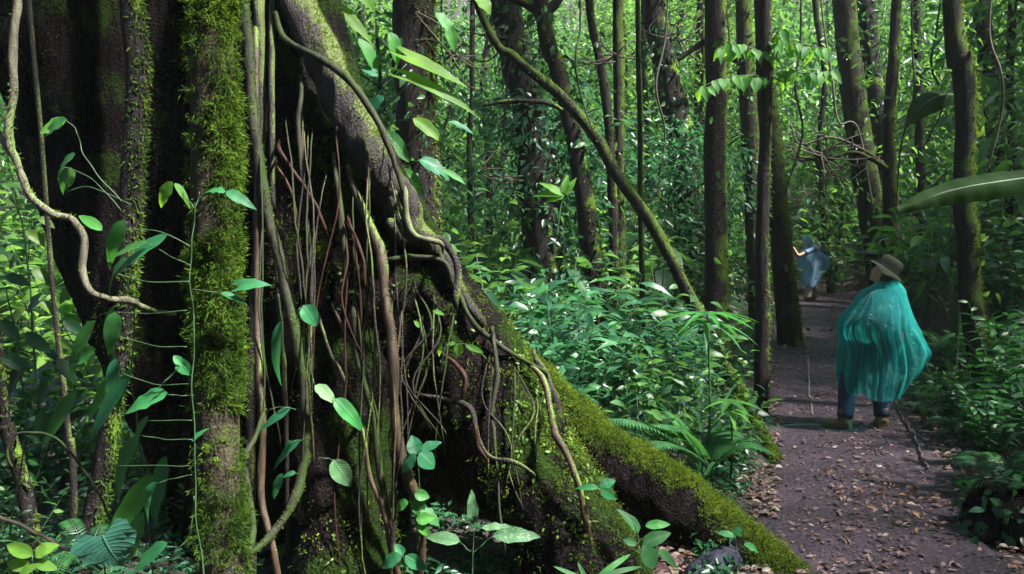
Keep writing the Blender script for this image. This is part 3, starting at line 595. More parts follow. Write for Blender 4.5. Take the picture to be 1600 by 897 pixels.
tree('slim_tree', 'very thin pale pole of a sapling running straight up the middle', [(997, -10, 10, 7), (1000, 200, 10, 8), (1003, 420, 10, 9)], 'bark_moss', moss=500, crown=1, cR=.6, sides=8)
tree('vine_clad_tree', 'dark creeper-covered trunk curving down beside the tall purple-barked tree', [(1018, -10, 14, 34), (1035, 80, 14, 38), (1058, 190, 14, 44), (1075, 280, 14, 46), (1092, 400, 14, 46)], moss=3000, climb=2000, cmat='leaf_dark', crown=2, wob=.3)
tree('slim_tree', 'thin knotty moss-lit stem just behind the purple-barked tree', [(1097, -10, 17, 13), (1094, 80, 17, 14), (1090, 200, 17, 14), (1092, 400, 17, 16)], 'bark_moss', moss=1200, crown=1, cR=.7)
tree('purple_barked_tree', 'tall straight purple-barked trunk with a mossy edge, thickest of the middle trees', [(1117, -10, 9.5, 32), (1118, 150, 9.5, 33), (1119, 300, 9.5, 34), (1122, 480, 9.5, 38)], 'bark_purple', moss=2200, crown=0, climb=60, sides=18)
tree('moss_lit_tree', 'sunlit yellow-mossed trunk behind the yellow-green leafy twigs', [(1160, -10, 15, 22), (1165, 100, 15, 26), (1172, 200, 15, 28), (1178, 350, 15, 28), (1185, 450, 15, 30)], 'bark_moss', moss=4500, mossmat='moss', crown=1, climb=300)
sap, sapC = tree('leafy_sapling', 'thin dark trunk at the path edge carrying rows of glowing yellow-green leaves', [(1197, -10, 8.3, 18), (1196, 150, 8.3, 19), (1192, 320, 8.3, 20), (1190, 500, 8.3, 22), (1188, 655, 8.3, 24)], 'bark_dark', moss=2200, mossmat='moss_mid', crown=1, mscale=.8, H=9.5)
tree('leaning_tree', 'stout mossy trunk tilted toward the path right beside the blue-caped hiker', [(1190, -10, 12.6, 24), (1200, 180, 12.7, 30), (1213, 300, 12.8, 32), (1224, 420, 13, 34), (1236, 550, 13.2, 40)], 'bark_moss', moss=4500, crown=0, climb=80)
tree('twin_tree', 'broad brown trunk high on the slope, the thicker of a close pair', [(1318, -10, 18, 34), (1330, 120, 18, 36), (1350, 260, 18, 38), (1372, 400, 18, 40)], 'bark_moss', moss=3500, crown=2, climb=300)
tree('twin_tree', 'black leaf-hung trunk high on the slope, the darker of a close pair', [(1350, -10, 19, 30), (1362, 120, 19, 32), (1380, 250, 19, 32), (1392, 380, 19, 34)], moss=1500, climb=1200, cmat='leaf_dark', crown=2, wob=.3)
tree('slim_tree', 'slender mossy kinked stem on the slope above the teal-caped hiker', [(1402, -10, 15, 15), (1396, 90, 15, 17), (1388, 200, 15, 17), (1390, 300, 15, 19), (1385, 400, 15, 20)], 'bark_moss', moss=2500, mossmat='moss', crown=0)
tree('bank_tree', 'knobbly trunk with shaggy moss on its bright side, standing beyond the big drooping leaf', [(1488, -10, 8.4, 28), (1500, 90, 8.4, 31), (1510, 180, 8.4, 31), (1505, 300, 8.4, 31), (1514, 450, 8.4, 31), (1535, 600, 8.4, 34)], 'bark_moss', moss=5000, mossmat='moss', crown=2, climb=120, cmat='leaf_warm', sides=18, wob=.2, H=11.5)
tree('slim_tree', 'dark thin trunk leaning at the top edge past the mossy bank tree', [(1530, -10, 15, 22), (1545, 100, 15, 24), (1560, 300, 15, 26)], moss=500, climb=500, cmat='leaf_dark', crown=2)
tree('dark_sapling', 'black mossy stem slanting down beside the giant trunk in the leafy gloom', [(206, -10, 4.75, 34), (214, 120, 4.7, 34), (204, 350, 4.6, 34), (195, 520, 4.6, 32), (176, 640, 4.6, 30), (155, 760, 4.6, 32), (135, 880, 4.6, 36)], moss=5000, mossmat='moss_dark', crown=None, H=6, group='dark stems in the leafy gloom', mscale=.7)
tree('dark_sapling', 'crooked black stem low among the leaves, stoutest near the frame edge', [(-5, 560, 4.2, 18), (10, 670, 4.2, 22), (35, 760, 4.2, 24), (52, 860, 4.2, 26)], crown=None, H=4.6, group='dark stems in the leafy gloom', moss=300)
tree('dark_sapling', 'thin reddish-black stem upright between two darker ones', [(98, 600, 4.6, 9), (110, 690, 4.6, 11), (115, 780, 4.6, 12), (118, 880, 4.6, 13)], 'bark_root', crown=None, H=4.8, group='dark stems in the leafy gloom')
XS = [(735, 13, 8, 'thin dark stem just right of the hanging-moss trunk'), (765, 18, 10, 'faint stem left of the vine-clad black trunk'), (1012, 20, 9, 'slight stem beside the very thin pale pole'), (1068, 22, 12, 'far stem behind the creeper-covered curving trunk'),
      (1290, 22, 9, 'dark slim stem under the bare crooked branch'), (1440, 20, 14, 'dark stem behind the ribbed drooping leaf'), (1575, 12, 13, 'dark stem close to the frame edge above the long drooping leaf'), (560, 15, 12, 'dark stem peeping out beside the giant trunk')]
for x_, d_, w_, l_ in XS:
    k_ = RNG.normal(size=5)*7; tree('slim_tree', l_, [(x_+k_[0], -10, d_, w_), (x_+k_[1], 120, d_, w_), (x_+k_[2]*.6, 240, d_, w_*1.1), (x_, 360, d_, w_*1.2)], 'bark_dark', moss=400, crown=None, H=None, climb=120, cmat='leaf_dark', sides=8)
# rows of glowing leaves on the sapling's branches
g = Geo(); gl = Geo()
def hang_row(pts, n, d, L=24, W=12):
    A = np.array([P(*q, d) for q in pts]) if len(pts[0]) == 2 else np.array([P(*q) for q in pts]); C = catmull(A, 10)
    tube(g, C, np.linspace(.011, .003, len(C)), 5)
    t = np.linspace(.06, 1, n); q = np.stack([np.interp(t*(len(C)-1), np.arange(len(C)), C[:, k]) for k in range(3)], -1)
    for s in (-1, 1):
        qq = q+RNG.normal(size=q.shape)*.012+np.array([0, s*.02, 0]); k = len(qq)
        leaves(gl, qq, np.stack([RNG.normal(size=k)*.35+.15, np.full(k, s*.35), -np.ones(k)*(.5+.5*RNG.random(k))], -1), np.stack([RNG.normal(size=k)*.3, -np.ones(k), .5*np.ones(k)], -1), L/FPX*8.3*(.8+.5*RNG.random(k)), W/FPX*8.3*(.8+.4*RNG.random(k)), 'hl', .2, .25)
hang_row([(1196, 122, 8.3), (1170, 118, 8.15), (1130, 122, 8.1), (1098, 135, 8.0)], 11, 8.1, 22, 13)
hang_row([(1196, 122, 8.3), (1225, 112, 8.2), (1262, 115, 8.1), (1300, 112, 8.0)], 12, 8.1, 22, 12)
hang_row([(1196, 86, 8.3), (1170, 74, 8.2), (1150, 70, 8.1), (1125, 74, 8.0)], 9, 8.1, 24, 12)
hang_row([(1196, 92, 8.3), (1225, 72, 8.2), (1255, 70, 8.1), (1288, 76, 8.0)], 12, 8.1, 22, 12)
hang_row([(1197, 80, 8.3), (1212, 55, 8.2), (1222, 45, 8.1)], 5, 8.1, 24, 14)
b_ = sap.part('branch', g, M['twig']); sap.part('leaves', gl, M['leaf_yellow'], b_)
# moss-laden side branch of the lit tree and a bare crooked branch right of centre
g, _ = trunk_mesh([(1150, 95, 14, 10), (1135, 68, 13.5, 12), (1110, 62, 13, 10), (1085, 75, 13, 8), (1060, 95, 13, 5)], 8, 6, .3)
TREES[10][0].part('branch', g, M['bark_moss'])
# the giant's own crown far overhead; lower clumps added to shade its trunk
for (x, y, z, s) in [(-1.2, 4.6, 11.5, 1.2), (-3.0, 2.0, 11.0, 1.3), (.6, 1.5, 11.5, 1.2), (1.4, 2.4, 9.6, .9), (-.6, 3.2, 9.0, .8)]:
    o = link('crown', CROWNS[2], giant.o, V3((x+1.0, y-5.0, z))); o.scale = (s, s, s)
g = Geo()
for (x, y, z) in [(-1.2, 4.6, 11.5), (-3.0, 2.0, 11.0), (.6, 1.5, 11.5)]:
    C = catmull([(-1.6, 5.6, 5.5), ((-1.6+x)/2, (5.6+y)/2, 9.5), (x, y, z)], 8); tube(g, C, np.linspace(.3, .06, len(C)), 10)
giant.part('limb', g, M['bark_giant'])

# ------------------------------------------------------------------ background trees (copies)
def proto_tree(name, H, R, cr_i, lean=.3, low=True):
    o = bpy.data.objects.new(name, None); COL.objects.link(o)
    g = Geo(); C = catmull([(0, 0, -.3), (lean*.3, .05, H*.35), (lean*.5, -.1, H*.7), (lean, 0, H)], 8)
    tube(g, C, np.linspace(.065, .025, len(C))*(H/6)**.7, 9, wob=.2, wf=5, seed=int(H*10))
    for k in range(6):
        a = k*2.4; z = H*(.5+.07*k); q = np.array([lean*.5, 0, z]); e = q+np.array([math.cos(a), math.sin(a), .5])*R*.7
        tube(g, catmull([q, (q+e)/2+[0, 0, .1], e], 4), [.03, .026, .022, .02, .018, .015, .012, .01, .008][:9], 6)
    link('trunk', g.mesh('trunk', M['bark_moss']), o)
    ncl = 60; c = nrmz(RNG.normal(size=(ncl, 3)))*(RNG.random(ncl)**.5)[:, None]*np.array([R, R, H*.30])+np.array([lean*.7, 0, H*.80])
    if low:
        c2 = RNG.normal(size=(26, 3))*np.array([R*.5, R*.5, 0]); c2[:, 2] = H*(.15+.5*RNG.random(26)); c = np.vstack([c, c2])
    nl = 30; p = np.repeat(c, nl, 0); k = len(p); off = RNG.normal(size=(k, 3))*np.array([.30, .30, .16]); p = p+off
    d = nrmz(off+RNG.normal(size=(k, 3))*.12+np.array([0, 0, -.12])); LL = .15*(.6+.8*RNG.random(k)); g = Geo()
    leaves(g, p, d, rdir(k, 1, 1.8), LL, LL*.42, 'd', .25, .3, np.clip(np.repeat(RNG.random(len(c)), nl)*.6+RNG.random(k)*.4, 0, 1))
    link('crown', g.mesh('crown', M[cr_i]), o); return o
TP = [proto_tree('understory_tree', 5.0, 1.5, 'leaf_mid'), proto_tree('understory_tree', 7.5, 1.9, 'leaf_warm', .6), proto_tree('understory_tree', 4.0, 1.3, 'leaf_cool', -.3), proto_tree('understory_tree', 9, 2.2, 'leaf_dark', .2)]
KIND_T = ['green bushy tree', 'tall yellow-green tree', 'small blue-green tree', 'tall dark-leaved tree']

# things that must stay visible: (px, py, distance)
KEEP = [(x, y, 7.9) for x in range(1300, 1460, 20) for y in range(400, 690, 20)]+[(x, y, 20) for x in (1236, 1250, 1265, 1280, 1292) for y in range(365, 480, 14)]
for y in np.arange(4.2, 21, .3):
    for s in (-.75, -.4, 0, .4, .75):
        q = np.array([path_x(y)+s, y, G1(path_x(y)+s, y)+.03]); a = pix(q)
        if a[0] < 1620: KEEP.append(a)
KEEP += [(px, py, 12.6) for px, py in ((1200, 180), (1210, 300), (1222, 420), (1232, 500), (1236, 545))]
KEEP += [(x, y, 9) for x, y in ((805, 90), (870, 145), (935, 220), (965, 275), (1010, 340), (1050, 400))]+[(x, y, 10) for x, y in ((850, 20), (870, 100), (895, 200), (912, 300))]+[(x, y, 12) for x, y in ((800, 60), (828, 170), (842, 290))]+[(1118, y, 9.5) for y in (20, 120, 220, 320, 420)]+[(952, 190, 11), (968, 200, 11.5), (1058, 190, 14), (1040, 100, 14), (1190, 110, 8), (1240, 110, 8), (1330, 120, 15), (1392, 200, 15), (1270, 75, 8), (1165, 120, 15)]
KEEP = np.array(KEEP)
def clear(x, y, r, h, tol=0.0):
    z = G1(x, y); a = pix((x-r, y, z)); b = pix((x+r, y, z+h))
    k = (KEEP[:, 2] > y+.1) & (KEEP[:, 0] > a[0]) & (KEEP[:, 0] < b[0]) & (KEEP[:, 1] > b[1]) & (KEEP[:, 1] < a[1]+3)
    return k.mean() <= tol
def on_path(x, y, r): return y < 21 and abs(x-path_x(y)) < .78+r
PLACED = {}
def place(protos, i, x, y, s, kind, grp, cat, rot=None, tilt=0):
    src = protos[i]; key = (id(protos), i)
    if key not in PLACED: o = src; PLACED[key] = 1
    else:
        CH.clear()
        for q in [src]+list(src.children): CH[q.name] = list(q.children)
        o = copy_tree(src)
    o.location = (float(x), float(y), G1(x, y)-.02); o.rotation_euler = (tilt*RNG.normal(), tilt*RNG.normal(), RNG.random()*6.28 if rot is None else rot); o.scale = (s, s, s)
    o['category'] = cat; o['group'] = grp; LAB.append((o, kind)); return o
LAB = []
# trees filling the slopes
n = 0; tries = 0; pts = []
while n < 120 and tries < 6000:
    tries += 1
    y = 9+RNG.random()**1.1*38; px = -80+RNG.random()*1760; x = (px-800)/FPX*y
    if on_path(x, y, 1.0): continue
    if 8.3 < x < 17 and 15.5 < y < 22.2: continue
    if px < 480 and y < 19: continue
    if 540 < px < 1010 and y < 24 and RNG.random() < .72: continue
    i = int(RNG.choice(4, p=[.36, .3, .2, .14])); s = .8+.45*RNG.random()
    R = 1.4*s; H = (5, 7.5, 4, 9)[i]*s
    if px > 640 and not clear(x, y, R*.8, H): continue
    if any((x-a)**2+(y-b)**2 < (1.3+y*.02)**2 for a, b in pts): continue
    pts.append((x, y)); place(TP, i, x, y, s, KIND_T[i], 'slender leafy trees filling the forest behind', 'tree', tilt=.05); n += 1
# unseen canopy trees added to shade and dapple the view, with sun gaps
i = 0
for (x, y, z, s) in [(10.6, 8.6, 10, .55), (12.5, 3.6, 10.5, .9), (13.5, 6.5, 11, 1.0), (12.5, 10, 12, .8), (14, 12, 12, 1.2), (15, 8, 12, 1.2), (6.5, -3.5, 9, 1.2), (-1, -3.5, 9, 1.6), (10, 0.5, 10, 1.0), (-5, -1, 9, 1.5), (1.5, -6, 9, 1.6), (-6, -6, 9, 1.6), (-1.5, 1, 10, 1.2)]:
    b = np.array([x, y, G1(x, y)]); 
    if on_path(x, y, .3): b[0] = path_x(y)+1.6*np.sign(x-path_x(y)+.01); b[2] = G1(b[0], b[1])
    t = Thing('added_shade_tree', b, 'tall unseen tree added so its crown shades and dapples the scene', 'tree', 'unseen trees added to shade the clearing')
    g = Geo(); top = np.array([x, y, z]); C = catmull([b-[0, 0, .2], (b+top)/2+[.15, .1, 0], top], 12); tube(g, C, np.linspace(.16, .06, len(C)), 10, wob=.2)
    vis = clear(b[0], b[1], .2, z); pxx = pix(b) if y > 0 else (9999,)
    if y > 0 and 0 < pxx[0] < 1600 and not vis: bpy.data.objects.remove(t.o); continue
    t.part('trunk', g, M['bark_moss'])
    for k in range(3):
        o = link('crown', CROWNS[i % 3], t.o, V3(top-b)+V3((RNG.normal()*1.3, RNG.normal()*1.3, RNG.normal()*.5))); o.rotation_euler = (0, 0, RNG.random()*6); o.scale = (s*.9,)*3; i += 1

# ------------------------------------------------------------------ understory plants
def pobj(name):
    o = bpy.data.objects.new(name, None); COL.objects.link(o); return o
def shrub(name, nst, H, sp, nlv, L, W, mat, tm='m', droop=.35, start=.25, stem=.006, lean=.35, up=.15, cl=1):
    o = pobj(name); gs = Geo(); gl = Geo()
    for k in range(nst):
        a = RNG.random()*6.28; h = H*(.55+.45*RNG.random()); r0 = sp*.25*RNG.random(); r1 = sp*(.3+.7*RNG.random())
        q0 = np.array([math.cos(a)*r0, math.sin(a)*r0, -.05]); q2 = np.array([math.cos(a)*r1, math.sin(a)*r1, h]); q1 = (q0+q2)/2+np.array([-math.cos(a), -math.sin(a), 0])*r1*lean*.5+RNG.normal(size=3)*.03
        C = catmull([q0, q1, q2], 8); tube(gs, C, np.linspace(stem, stem*.3, len(C)), 5, cap=False)
        t = np.linspace(start, 1, nlv)+RNG.normal(size=nlv)*.01; t = np.clip(t, 0, 1)*(len(C)-1)
        p = np.stack([np.interp(t, np.arange(len(C)), C[:, j]) for j in range(3)], -1)
        az = np.arange(nlv)*(math.pi*.97)+RNG.random()*6+RNG.normal(size=nlv)*.5
        d = np.stack([np.cos(az), np.sin(az), up+RNG.normal(size=nlv)*.25], -1); d = nrmz(d+nrmz(q2-q0)*.35)
        LL = L*(.6+.6*RNG.random(nlv)); leaves(gl, p, d, rdir(nlv, .4, 1.4), LL, LL*W, tm, droop, .25)
    link('stem', gs.mesh('stem', M['stem']), o); link('foliage', gl.mesh('foliage', M[mat]), o); return o
def strap(name, n, L, W, mat):
    o = pobj(name); g = Geo(); a = RNG.random(n)*6.28; el = .5+.9*RNG.random(n)
    d = np.stack([np.cos(a)*np.cos(el), np.sin(a)*np.cos(el), np.sin(el)], -1); nn = np.stack([-np.cos(a)*np.sin(el), -np.sin(a)*np.sin(el), np.cos(el)], -1)
    LL = L*(.6+.5*RNG.random(n)); p = np.stack([np.cos(a)*.03, np.sin(a)*.03, 0*a+.02+.15*RNG.random(n)], -1)
    leaves(g, p, d, nn, LL, W, 'strap', .45+.35*RNG.random(n), .25); link('foliage', g.mesh('foliage', M[mat]), o)
    g = Geo(); tube(g, [(0, 0, -.1), (0, .01, .08), (.01, 0, .2)], [.03, .025, .015], 8); link('stem', g.mesh('stem', M['stem']), o); return o
def frond(gs, gl, C, L0, n=26, W=.16, side=None):
    tt = np.linspace(.12, .99, n); k = tt*(len(C)-1); p = np.stack([np.interp(k, np.arange(len(C)), C[:, j]) for j in range(3)], -1)
    tg = nrmz(np.gradient(p, axis=0)); up = np.array([0, 0, 1.]); sd = nrmz(np.cross(tg, up)) if side is None else nrmz(np.cross(tg, side)); nn = np.cross(sd, tg)
    Lp = L0*np.sin(np.pi*np.clip(tt*.9+.12, 0, 1))**.7
    for s in (-1, 1): 
        leaves(gl, p, sd*s+tg*.35, nn, Lp, Lp*W+.004, 'lan', .2, .15)
    tube(gs, C, np.linspace(.005, .001, len(C)), 5, cap=False)
def fern(name, n, L, mat='fern', pl=.12):
    o = pobj(name)
    for k in range(n):
        gs = Geo(); gl = Geo(); a = k*6.28/n+RNG.random()*.4; l = L*(.75+.35*RNG.random()); e = .45+.5*RNG.random(); dx = np.array([math.cos(a), math.sin(a), 0])
        C = catmull([np.array([0, 0, 0.]), dx*l*.35+[0, 0, l*.40*e+.08], dx*l*.7+[0, 0, l*.50*e+.05], dx*l+[0, 0, l*.28*e-.05]], 8); frond(gs, gl, C, pl*l/.6, 30); f_ = link('frond', gl.mesh('frond', M[mat]), o); link('stem', gs.mesh('stem', M['stem']), f_)
    return o
def bigleaf(name, n, H, L, mat, tm='heart', W=.62):
    o = pobj(name); gs = Geo(); gl = Geo()
    for k in range(n):
        a = k*2.4+RNG.random()*.5; h = H*(.5+.5*RNG.random()); r = H*.45*(.3+.7*RNG.random()); e = np.array([math.cos(a)*r, math.sin(a)*r, h])
        C = catmull([np.array([0, 0, -.05]), e*[.35, .35, .6], e], 6); tube(gs, C, np.linspace(.010, .004, len(C)), 6, cap=False); l = L*(.7+.4*RNG.random())
        leaves(gl, e[None], np.array([[math.cos(a), math.sin(a), -.45]]), np.array([[math.cos(a)*.5, math.sin(a)*.5, 1]]), l, l*W, tm, .35, .2, wave=.03)
    link('stem', gs.mesh('stem', M['stem']), o); link('foliage', gl.mesh('foliage', M[mat]), o); return o
SH = [shrub('shrub', 14, 1.5, .6, 15, .24, .22, 'leaf_cool', 'lan', .55),
      shrub('shrub', 13, 1.2, .6, 13, .19, .36, 'leaf_mid', 'm', .35),
      shrub('shrub', 12, 1.7, .65, 14, .23, .32, 'leaf_warm', 'm', .45),
      shrub('shrub', 18, .8, .5, 12, .13, .42, 'leaf_mid', 'm', .25),
      shrub('shrub', 15, 1.2, .6, 15, .15, .4, 'leaf_dark', 'm', .35),
      shrub('shrub', 13, 1.9, .75, 18, .26, .18, 'leaf_mid', 'lan', .6)]
SN = ['blue-green droopy shrub', 'green oval-leaved shrub', 'yellow-green pointed-leaved shrub', 'low small-leaved shrub', 'dark glossy-leaved shrub', 'tall willowy thin-leaved shrub']
ST = [strap('strap_leaf_plant', 26, .95, .035, 'leaf_cool'), strap('strap_leaf_plant', 18, .6, .022, 'leaf_front')]
STN = ['long-bladed strap-leaved clump', 'tuft of short strap leaves']
FE = [fern('fern', 9, .8), fern('fern', 12, .5, 'leaf_dark', .10), fern('fern', 7, 1.1, 'fern', .13)]
FN = ['bright green fern', 'small dark fern', 'large spreading fern']
BL = [bigleaf('broad_leaf_plant', 8, .9, .34, 'leaf_front'), bigleaf('broad_leaf_plant', 7, 1.3, .45, 'leaf_mid', 'h', .38), bigleaf('broad_leaf_plant', 9, .5, .2, 'leaf_cool')]
BN = ['heart-leaved plant on tall stalks', 'paddle-leaved plant', 'low heart-leaved plant']
ALLP = [(SH, SN, (.6, .6, .6, .5, .6, .7), (1.5, 1.2, 1.7, .8, 1.2, 1.9), 'leafy shrubs of the understory', 'shrub'),
        (ST, STN, (.6, .35), (.7, .45), 'strap-leaved clumps of the understory', 'plant'),
        (FE, FN, (.6, .4, .9), (.5, .3, .6), 'ferns growing on the forest floor', 'fern'),
        (BL, BN, (.5, .7, .3), (.9, 1.4, .5), 'broad-leaved plants of the understory', 'plant')]
sp = []
def try_place(c, i, x, y, s, gap=.34, chk=True, tilt=.06):
    pr, nm, rr, hh, grp, cat = ALLP[c]; r = rr[i]*s; h = hh[i]*s
    if on_path(x, y, r*.55): return False
    if chk and not clear(x, y, r*(1.15 if y > 8.5 else .75), h*1.15, .001): return False
    if any((x-a)**2+(y-b)**2 < gap**2 for a, b in sp): return False
    sp.append((x, y)); place(pr, i, x, y, s, nm[i], grp, cat, tilt=tilt); return True
def scatter(n, pxr, dr, weights, sr=(.7, 1.2), gap=.34, zone=None):
    k = 0; tr = 0
    while k < n and tr < n*60:
        tr += 1; y = dr[0]+(dr[1]-dr[0])*RNG.random(); px = pxr[0]+(pxr[1]-pxr[0])*RNG.random(); x = (px-800)/FPX*y
        c, i = weights[int(RNG.integers(len(weights)))]
        if zone and not zone(x, y): continue
        if try_place(c, i, x, y, sr[0]+(sr[1]-sr[0])*RNG.random(), gap): k += 1
    return k
# middle thicket between the giant tree and the path
scatter(34, (640, 1175), (5.9, 9), [(0, 0), (0, 0), (0, 1), (0, 5), (1, 0), (0, 3)], (.75, 1.15), .42)
scatter(22, (580, 880), (5.9, 9), [(0, 2), (0, 2), (0, 1), (3, 1), (0, 5)], (.9, 1.3), .5)
scatter(14, (900, 1190), (5.2, 9), [(0, 3), (2, 0), (2, 1), (1, 1), (3, 2)], (.45, .8), .35)
scatter(30, (640, 1240), (9, 15), [(0, 1), (0, 0), (0, 2), (0, 5), (3, 1), (1, 0)], (1.0, 1.5), .6)
scatter(18, (560, 1300), (15, 26), [(0, 1), (0, 2), (0, 5)], (1.4, 2.1), .9)
scatter(9, (640, 1180), (8.5, 14), [(3, 1)], (1.5, 2.3), .5)
scatter(7, (1300, 1660), (10, 16), [(3, 1)], (1.4, 2.0), .5, lambda x, y: x > path_x(y))
# bank on the right
right = lambda x, y: x > path_x(y)
scatter(58, (1380, 1680), (5.4, 10), [(0, 4), (0, 4), (0, 3), (2, 1), (2, 1), (0, 4), (2, 0)], (.6, 1.05), .36, right)
scatter(26, (1270, 1680), (10, 18), [(0, 4), (0, 1), (0, 2), (3, 1), (0, 5), (2, 2)], (.9, 1.5), .6, right)
scatter(14, (1250, 1680), (18, 30), [(0, 1), (0, 2), (0, 4)], (1.4, 2.2), 1.0, right)
# leafy gloom on the left of the giant tree
left = lambda x, y: x < -1.5
scatter(7, (-120, 330), (5.2, 8), [(0, 3), (0, 4), (2, 0), (0, 3), (1, 0)], (.7, 1.1), .42, left)
scatter(26, (-120, 420), (7.5, 19), [(0, 2), (0, 2), (0, 2), (0, 1)], (1.1, 1.7), .6, left)  # warm-leaved shrubs: the bright light back here is put into their colour
scatter(16, (-150, 300), (3.7, 6.2), [(0, 3), (2, 1), (0, 3), (1, 1)], (.5, .8), .3, lambda x, y: x < -1.9)
scatter(14, (-120, 330), (6.5, 12), [(0, 3), (2, 1), (0, 3)], (.8, 1.2), .4, left)
# delicate fern fronds spreading beside the buttress
ft = Thing('fern', P(1075, 735, 5.9)*[1, 1, 0], 'pale fern with long flat fronds spread just beyond the mossy buttress', 'fern', 'ferns growing on the forest floor')
b0 = P(1110, 730, 5.9)
for tip, mid in (((925, 655, 5.5), (1010, 664, 5.6)), ((1010, 662, 5.6), (1065, 672, 5.7)), ((985, 700, 5.35), (1045, 692, 5.5)), ((1215, 712, 5.8), (1165, 690, 5.8)), ((1160, 672, 6.2), (1125, 680, 6.0)), ((1000, 640, 6), (1060, 655, 6))):
    gs, gl = Geo(), Geo(); C = catmull([b0, P(*mid), P(*tip)], 10); frond(gs, gl, C, .16, 34, .15); f_ = ft.part('frond', gl, M['fern']); ft.part('stem', gs, M['stem'], f_)

# ground cover (uncountable) and a far wood
g = Geo(); n = 15000; y = 4.2+RNG.random(n)**1.3*16; s = np.where(RNG.random(n) < .55, -(.82+RNG.random(n)**1.2*4.5), .95+RNG.random(n)**.8*3.5); x = path_x(y)+s
xl = -1.5-RNG.random(7000)*9; yl = 4.5+RNG.random(7000)*11; x = np.concatenate([x, xl]); y = np.concatenate([y, yl]); k = fbm(np.stack([x*1.3, y*1.3, x*0], -1), 2, 70) > -.05; x, y = x[k], y[k]; n = len(x); p = np.stack([x, y, ground(x, y)+.01], -1)
p = np.repeat(p, 5, 0)+np.stack([RNG.normal(size=n*5)*.03, RNG.normal(size=n*5)*.03, .02+.09*RNG.random(n*5)], -1); m_ = len(p); L = .03+.05*RNG.random(m_)
leaves(g, p, rdir(m_, .4, .2), rdir(m_, .5, 2), L, L*.45, 'd', .3, .3)
tag(link('ground_cover', g.mesh('ground_cover', M['leaf_cool'])), 'low leafy herbs carpeting the forest floor beside the path', 'ground cover', kind='stuff')
def wood(name, n, r0, r1, hmax, L, mat, seedz, span=1.2):
    g = Geo(); nc = n//45; R = r0+(r1-r0)*RNG.random(nc); th = (RNG.random(nc)-.5)*2*span; x = np.sin(th)*R; y = np.cos(th)*R; hz = RNG.random(nc)*hmax
    ok = (np.abs(x-path_x(y)) > 1.6) | (y > 21); x, y, hz = x[ok], y[ok], hz[ok]; nc = len(x)
    c = np.stack([x, y, ground(x, y)+hz], -1); p = np.repeat(c, 45, 0); k = len(p); off = RNG.normal(size=(k, 3))*np.array([.55, .55, .3]); p = p+off
    LL = L*(.6+.8*RNG.random(k)); leaves(g, p, nrmz(off+RNG.normal(size=(k, 3))*.3+[0, 0, -.3]), rdir(k, 1, 1.7), LL, LL*.42, 'd', .25, .3, np.clip(np.repeat(RNG.random(nc), 45)*.65+RNG.random(k)*.35, 0, 1))
    return g
tag(link('distant_forest', wood('f', 150000, 22, 46, 7, .26, 0, 1).mesh('distant_forest', M['leaf_mid'])), 'distant wall of leaves on the far slopes', 'forest', kind='stuff')
tag(link('distant_forest', wood('f', 60000, 17, 40, 5, .2, 0, 2).mesh('distant_forest', M['leaf_warm'])), 'yellow-green foliage mass on the far slopes, coloured as if sunlit', 'forest', kind='stuff')  # sunlight on this part of the wood is put into the leaf colour

for pr in (TP, SH, ST, FE, BL):
    for i, o in enumerate(pr):
        if (id(pr), i) not in PLACED:
            for q in list(o.children): bpy.data.objects.remove(q)
            bpy.data.objects.remove(o)
# unseen thicket added behind the camera to block light from there
g = Geo(); nc = 1500; th = rad(95)+rad(170)*RNG.random(nc); R_ = 3.8+9*RNG.random(nc); x = np.sin(th)*R_; y = np.cos(th)*R_; ok = np.abs(x-path_x(y)) > .9; x, y = x[ok], y[ok]; nc = len(x)
cc = np.stack([x, y, ground(x, y)+RNG.random(nc)*(1.5+.42*np.hypot(x, y))], -1); p = np.repeat(cc, 26, 0); k = len(p); off = RNG.normal(size=(k, 3))*np.array([.4, .4, .3]); LL = .18*(.6+.8*RNG.random(k))
leaves(g, p+off, nrmz(off+RNG.normal(size=(k, 3))*.2), rdir(k, 1, 1.2), LL, LL*.45, 'd', .25, .3); tag(link('undergrowth', g.mesh('undergrowth', M['leaf_dark'])), 'unseen thicket added behind the viewpoint to block light', 'undergrowth', kind='stuff')
# unique labels for the plants: their look plus the landmark they stand by
LM = [('the mossy buttress root', 1050, 720), ('the teal-caped hiker', 1375, 540), ('the blue-caped hiker', 1268, 415), ('the leaning mossy trunk', 1010, 340), ('the purple-barked trunk', 1120, 300),
      ('the vine-clad black trunk', 825, 200), ('the shaggy bank tree', 1508, 280), ('the pale twisting liana', 60, 300), ('the forked trunk', 890, 180), ('the giant\'s knotted root', 640, 340),
      ('the drooping banana-like leaf', 1500, 300), ('the glowing leaf rows', 1190, 110), ('the slope trunk pair', 1350, 180), ('the rotten stump by the path', 1570, 810), ('the slanting black stem', 160, 740), ('the hanging-moss trunk', 655, 150), ('the pale fern fronds', 1040, 680), ('the leaf-row sapling\'s foot', 1190, 640)]
from collections import defaultdict
bk = defaultdict(list)
for o, kind in LAB:
    x, y, z = o.location; px, py, d = pix((x, y, z+.5)); 
    j = min(range(len(LM)), key=lambda q: (LM[q][1]-px)**2+(LM[q][2]-py)**2); lm = LM[j]
    dx, dy = px-lm[1], py-lm[2]
    rel = ('under' if dy > 0 else 'above') if abs(dy) > abs(dx)*1.2 else ('to the right of' if dx > 0 else 'to the left of')
    bk[(kind, rel, lm[0])].append((math.hypot(dx, dy), o))
ORD = ['', 'second', 'third', 'fourth', 'fifth', 'sixth', 'seventh', 'eighth', 'ninth', 'tenth']
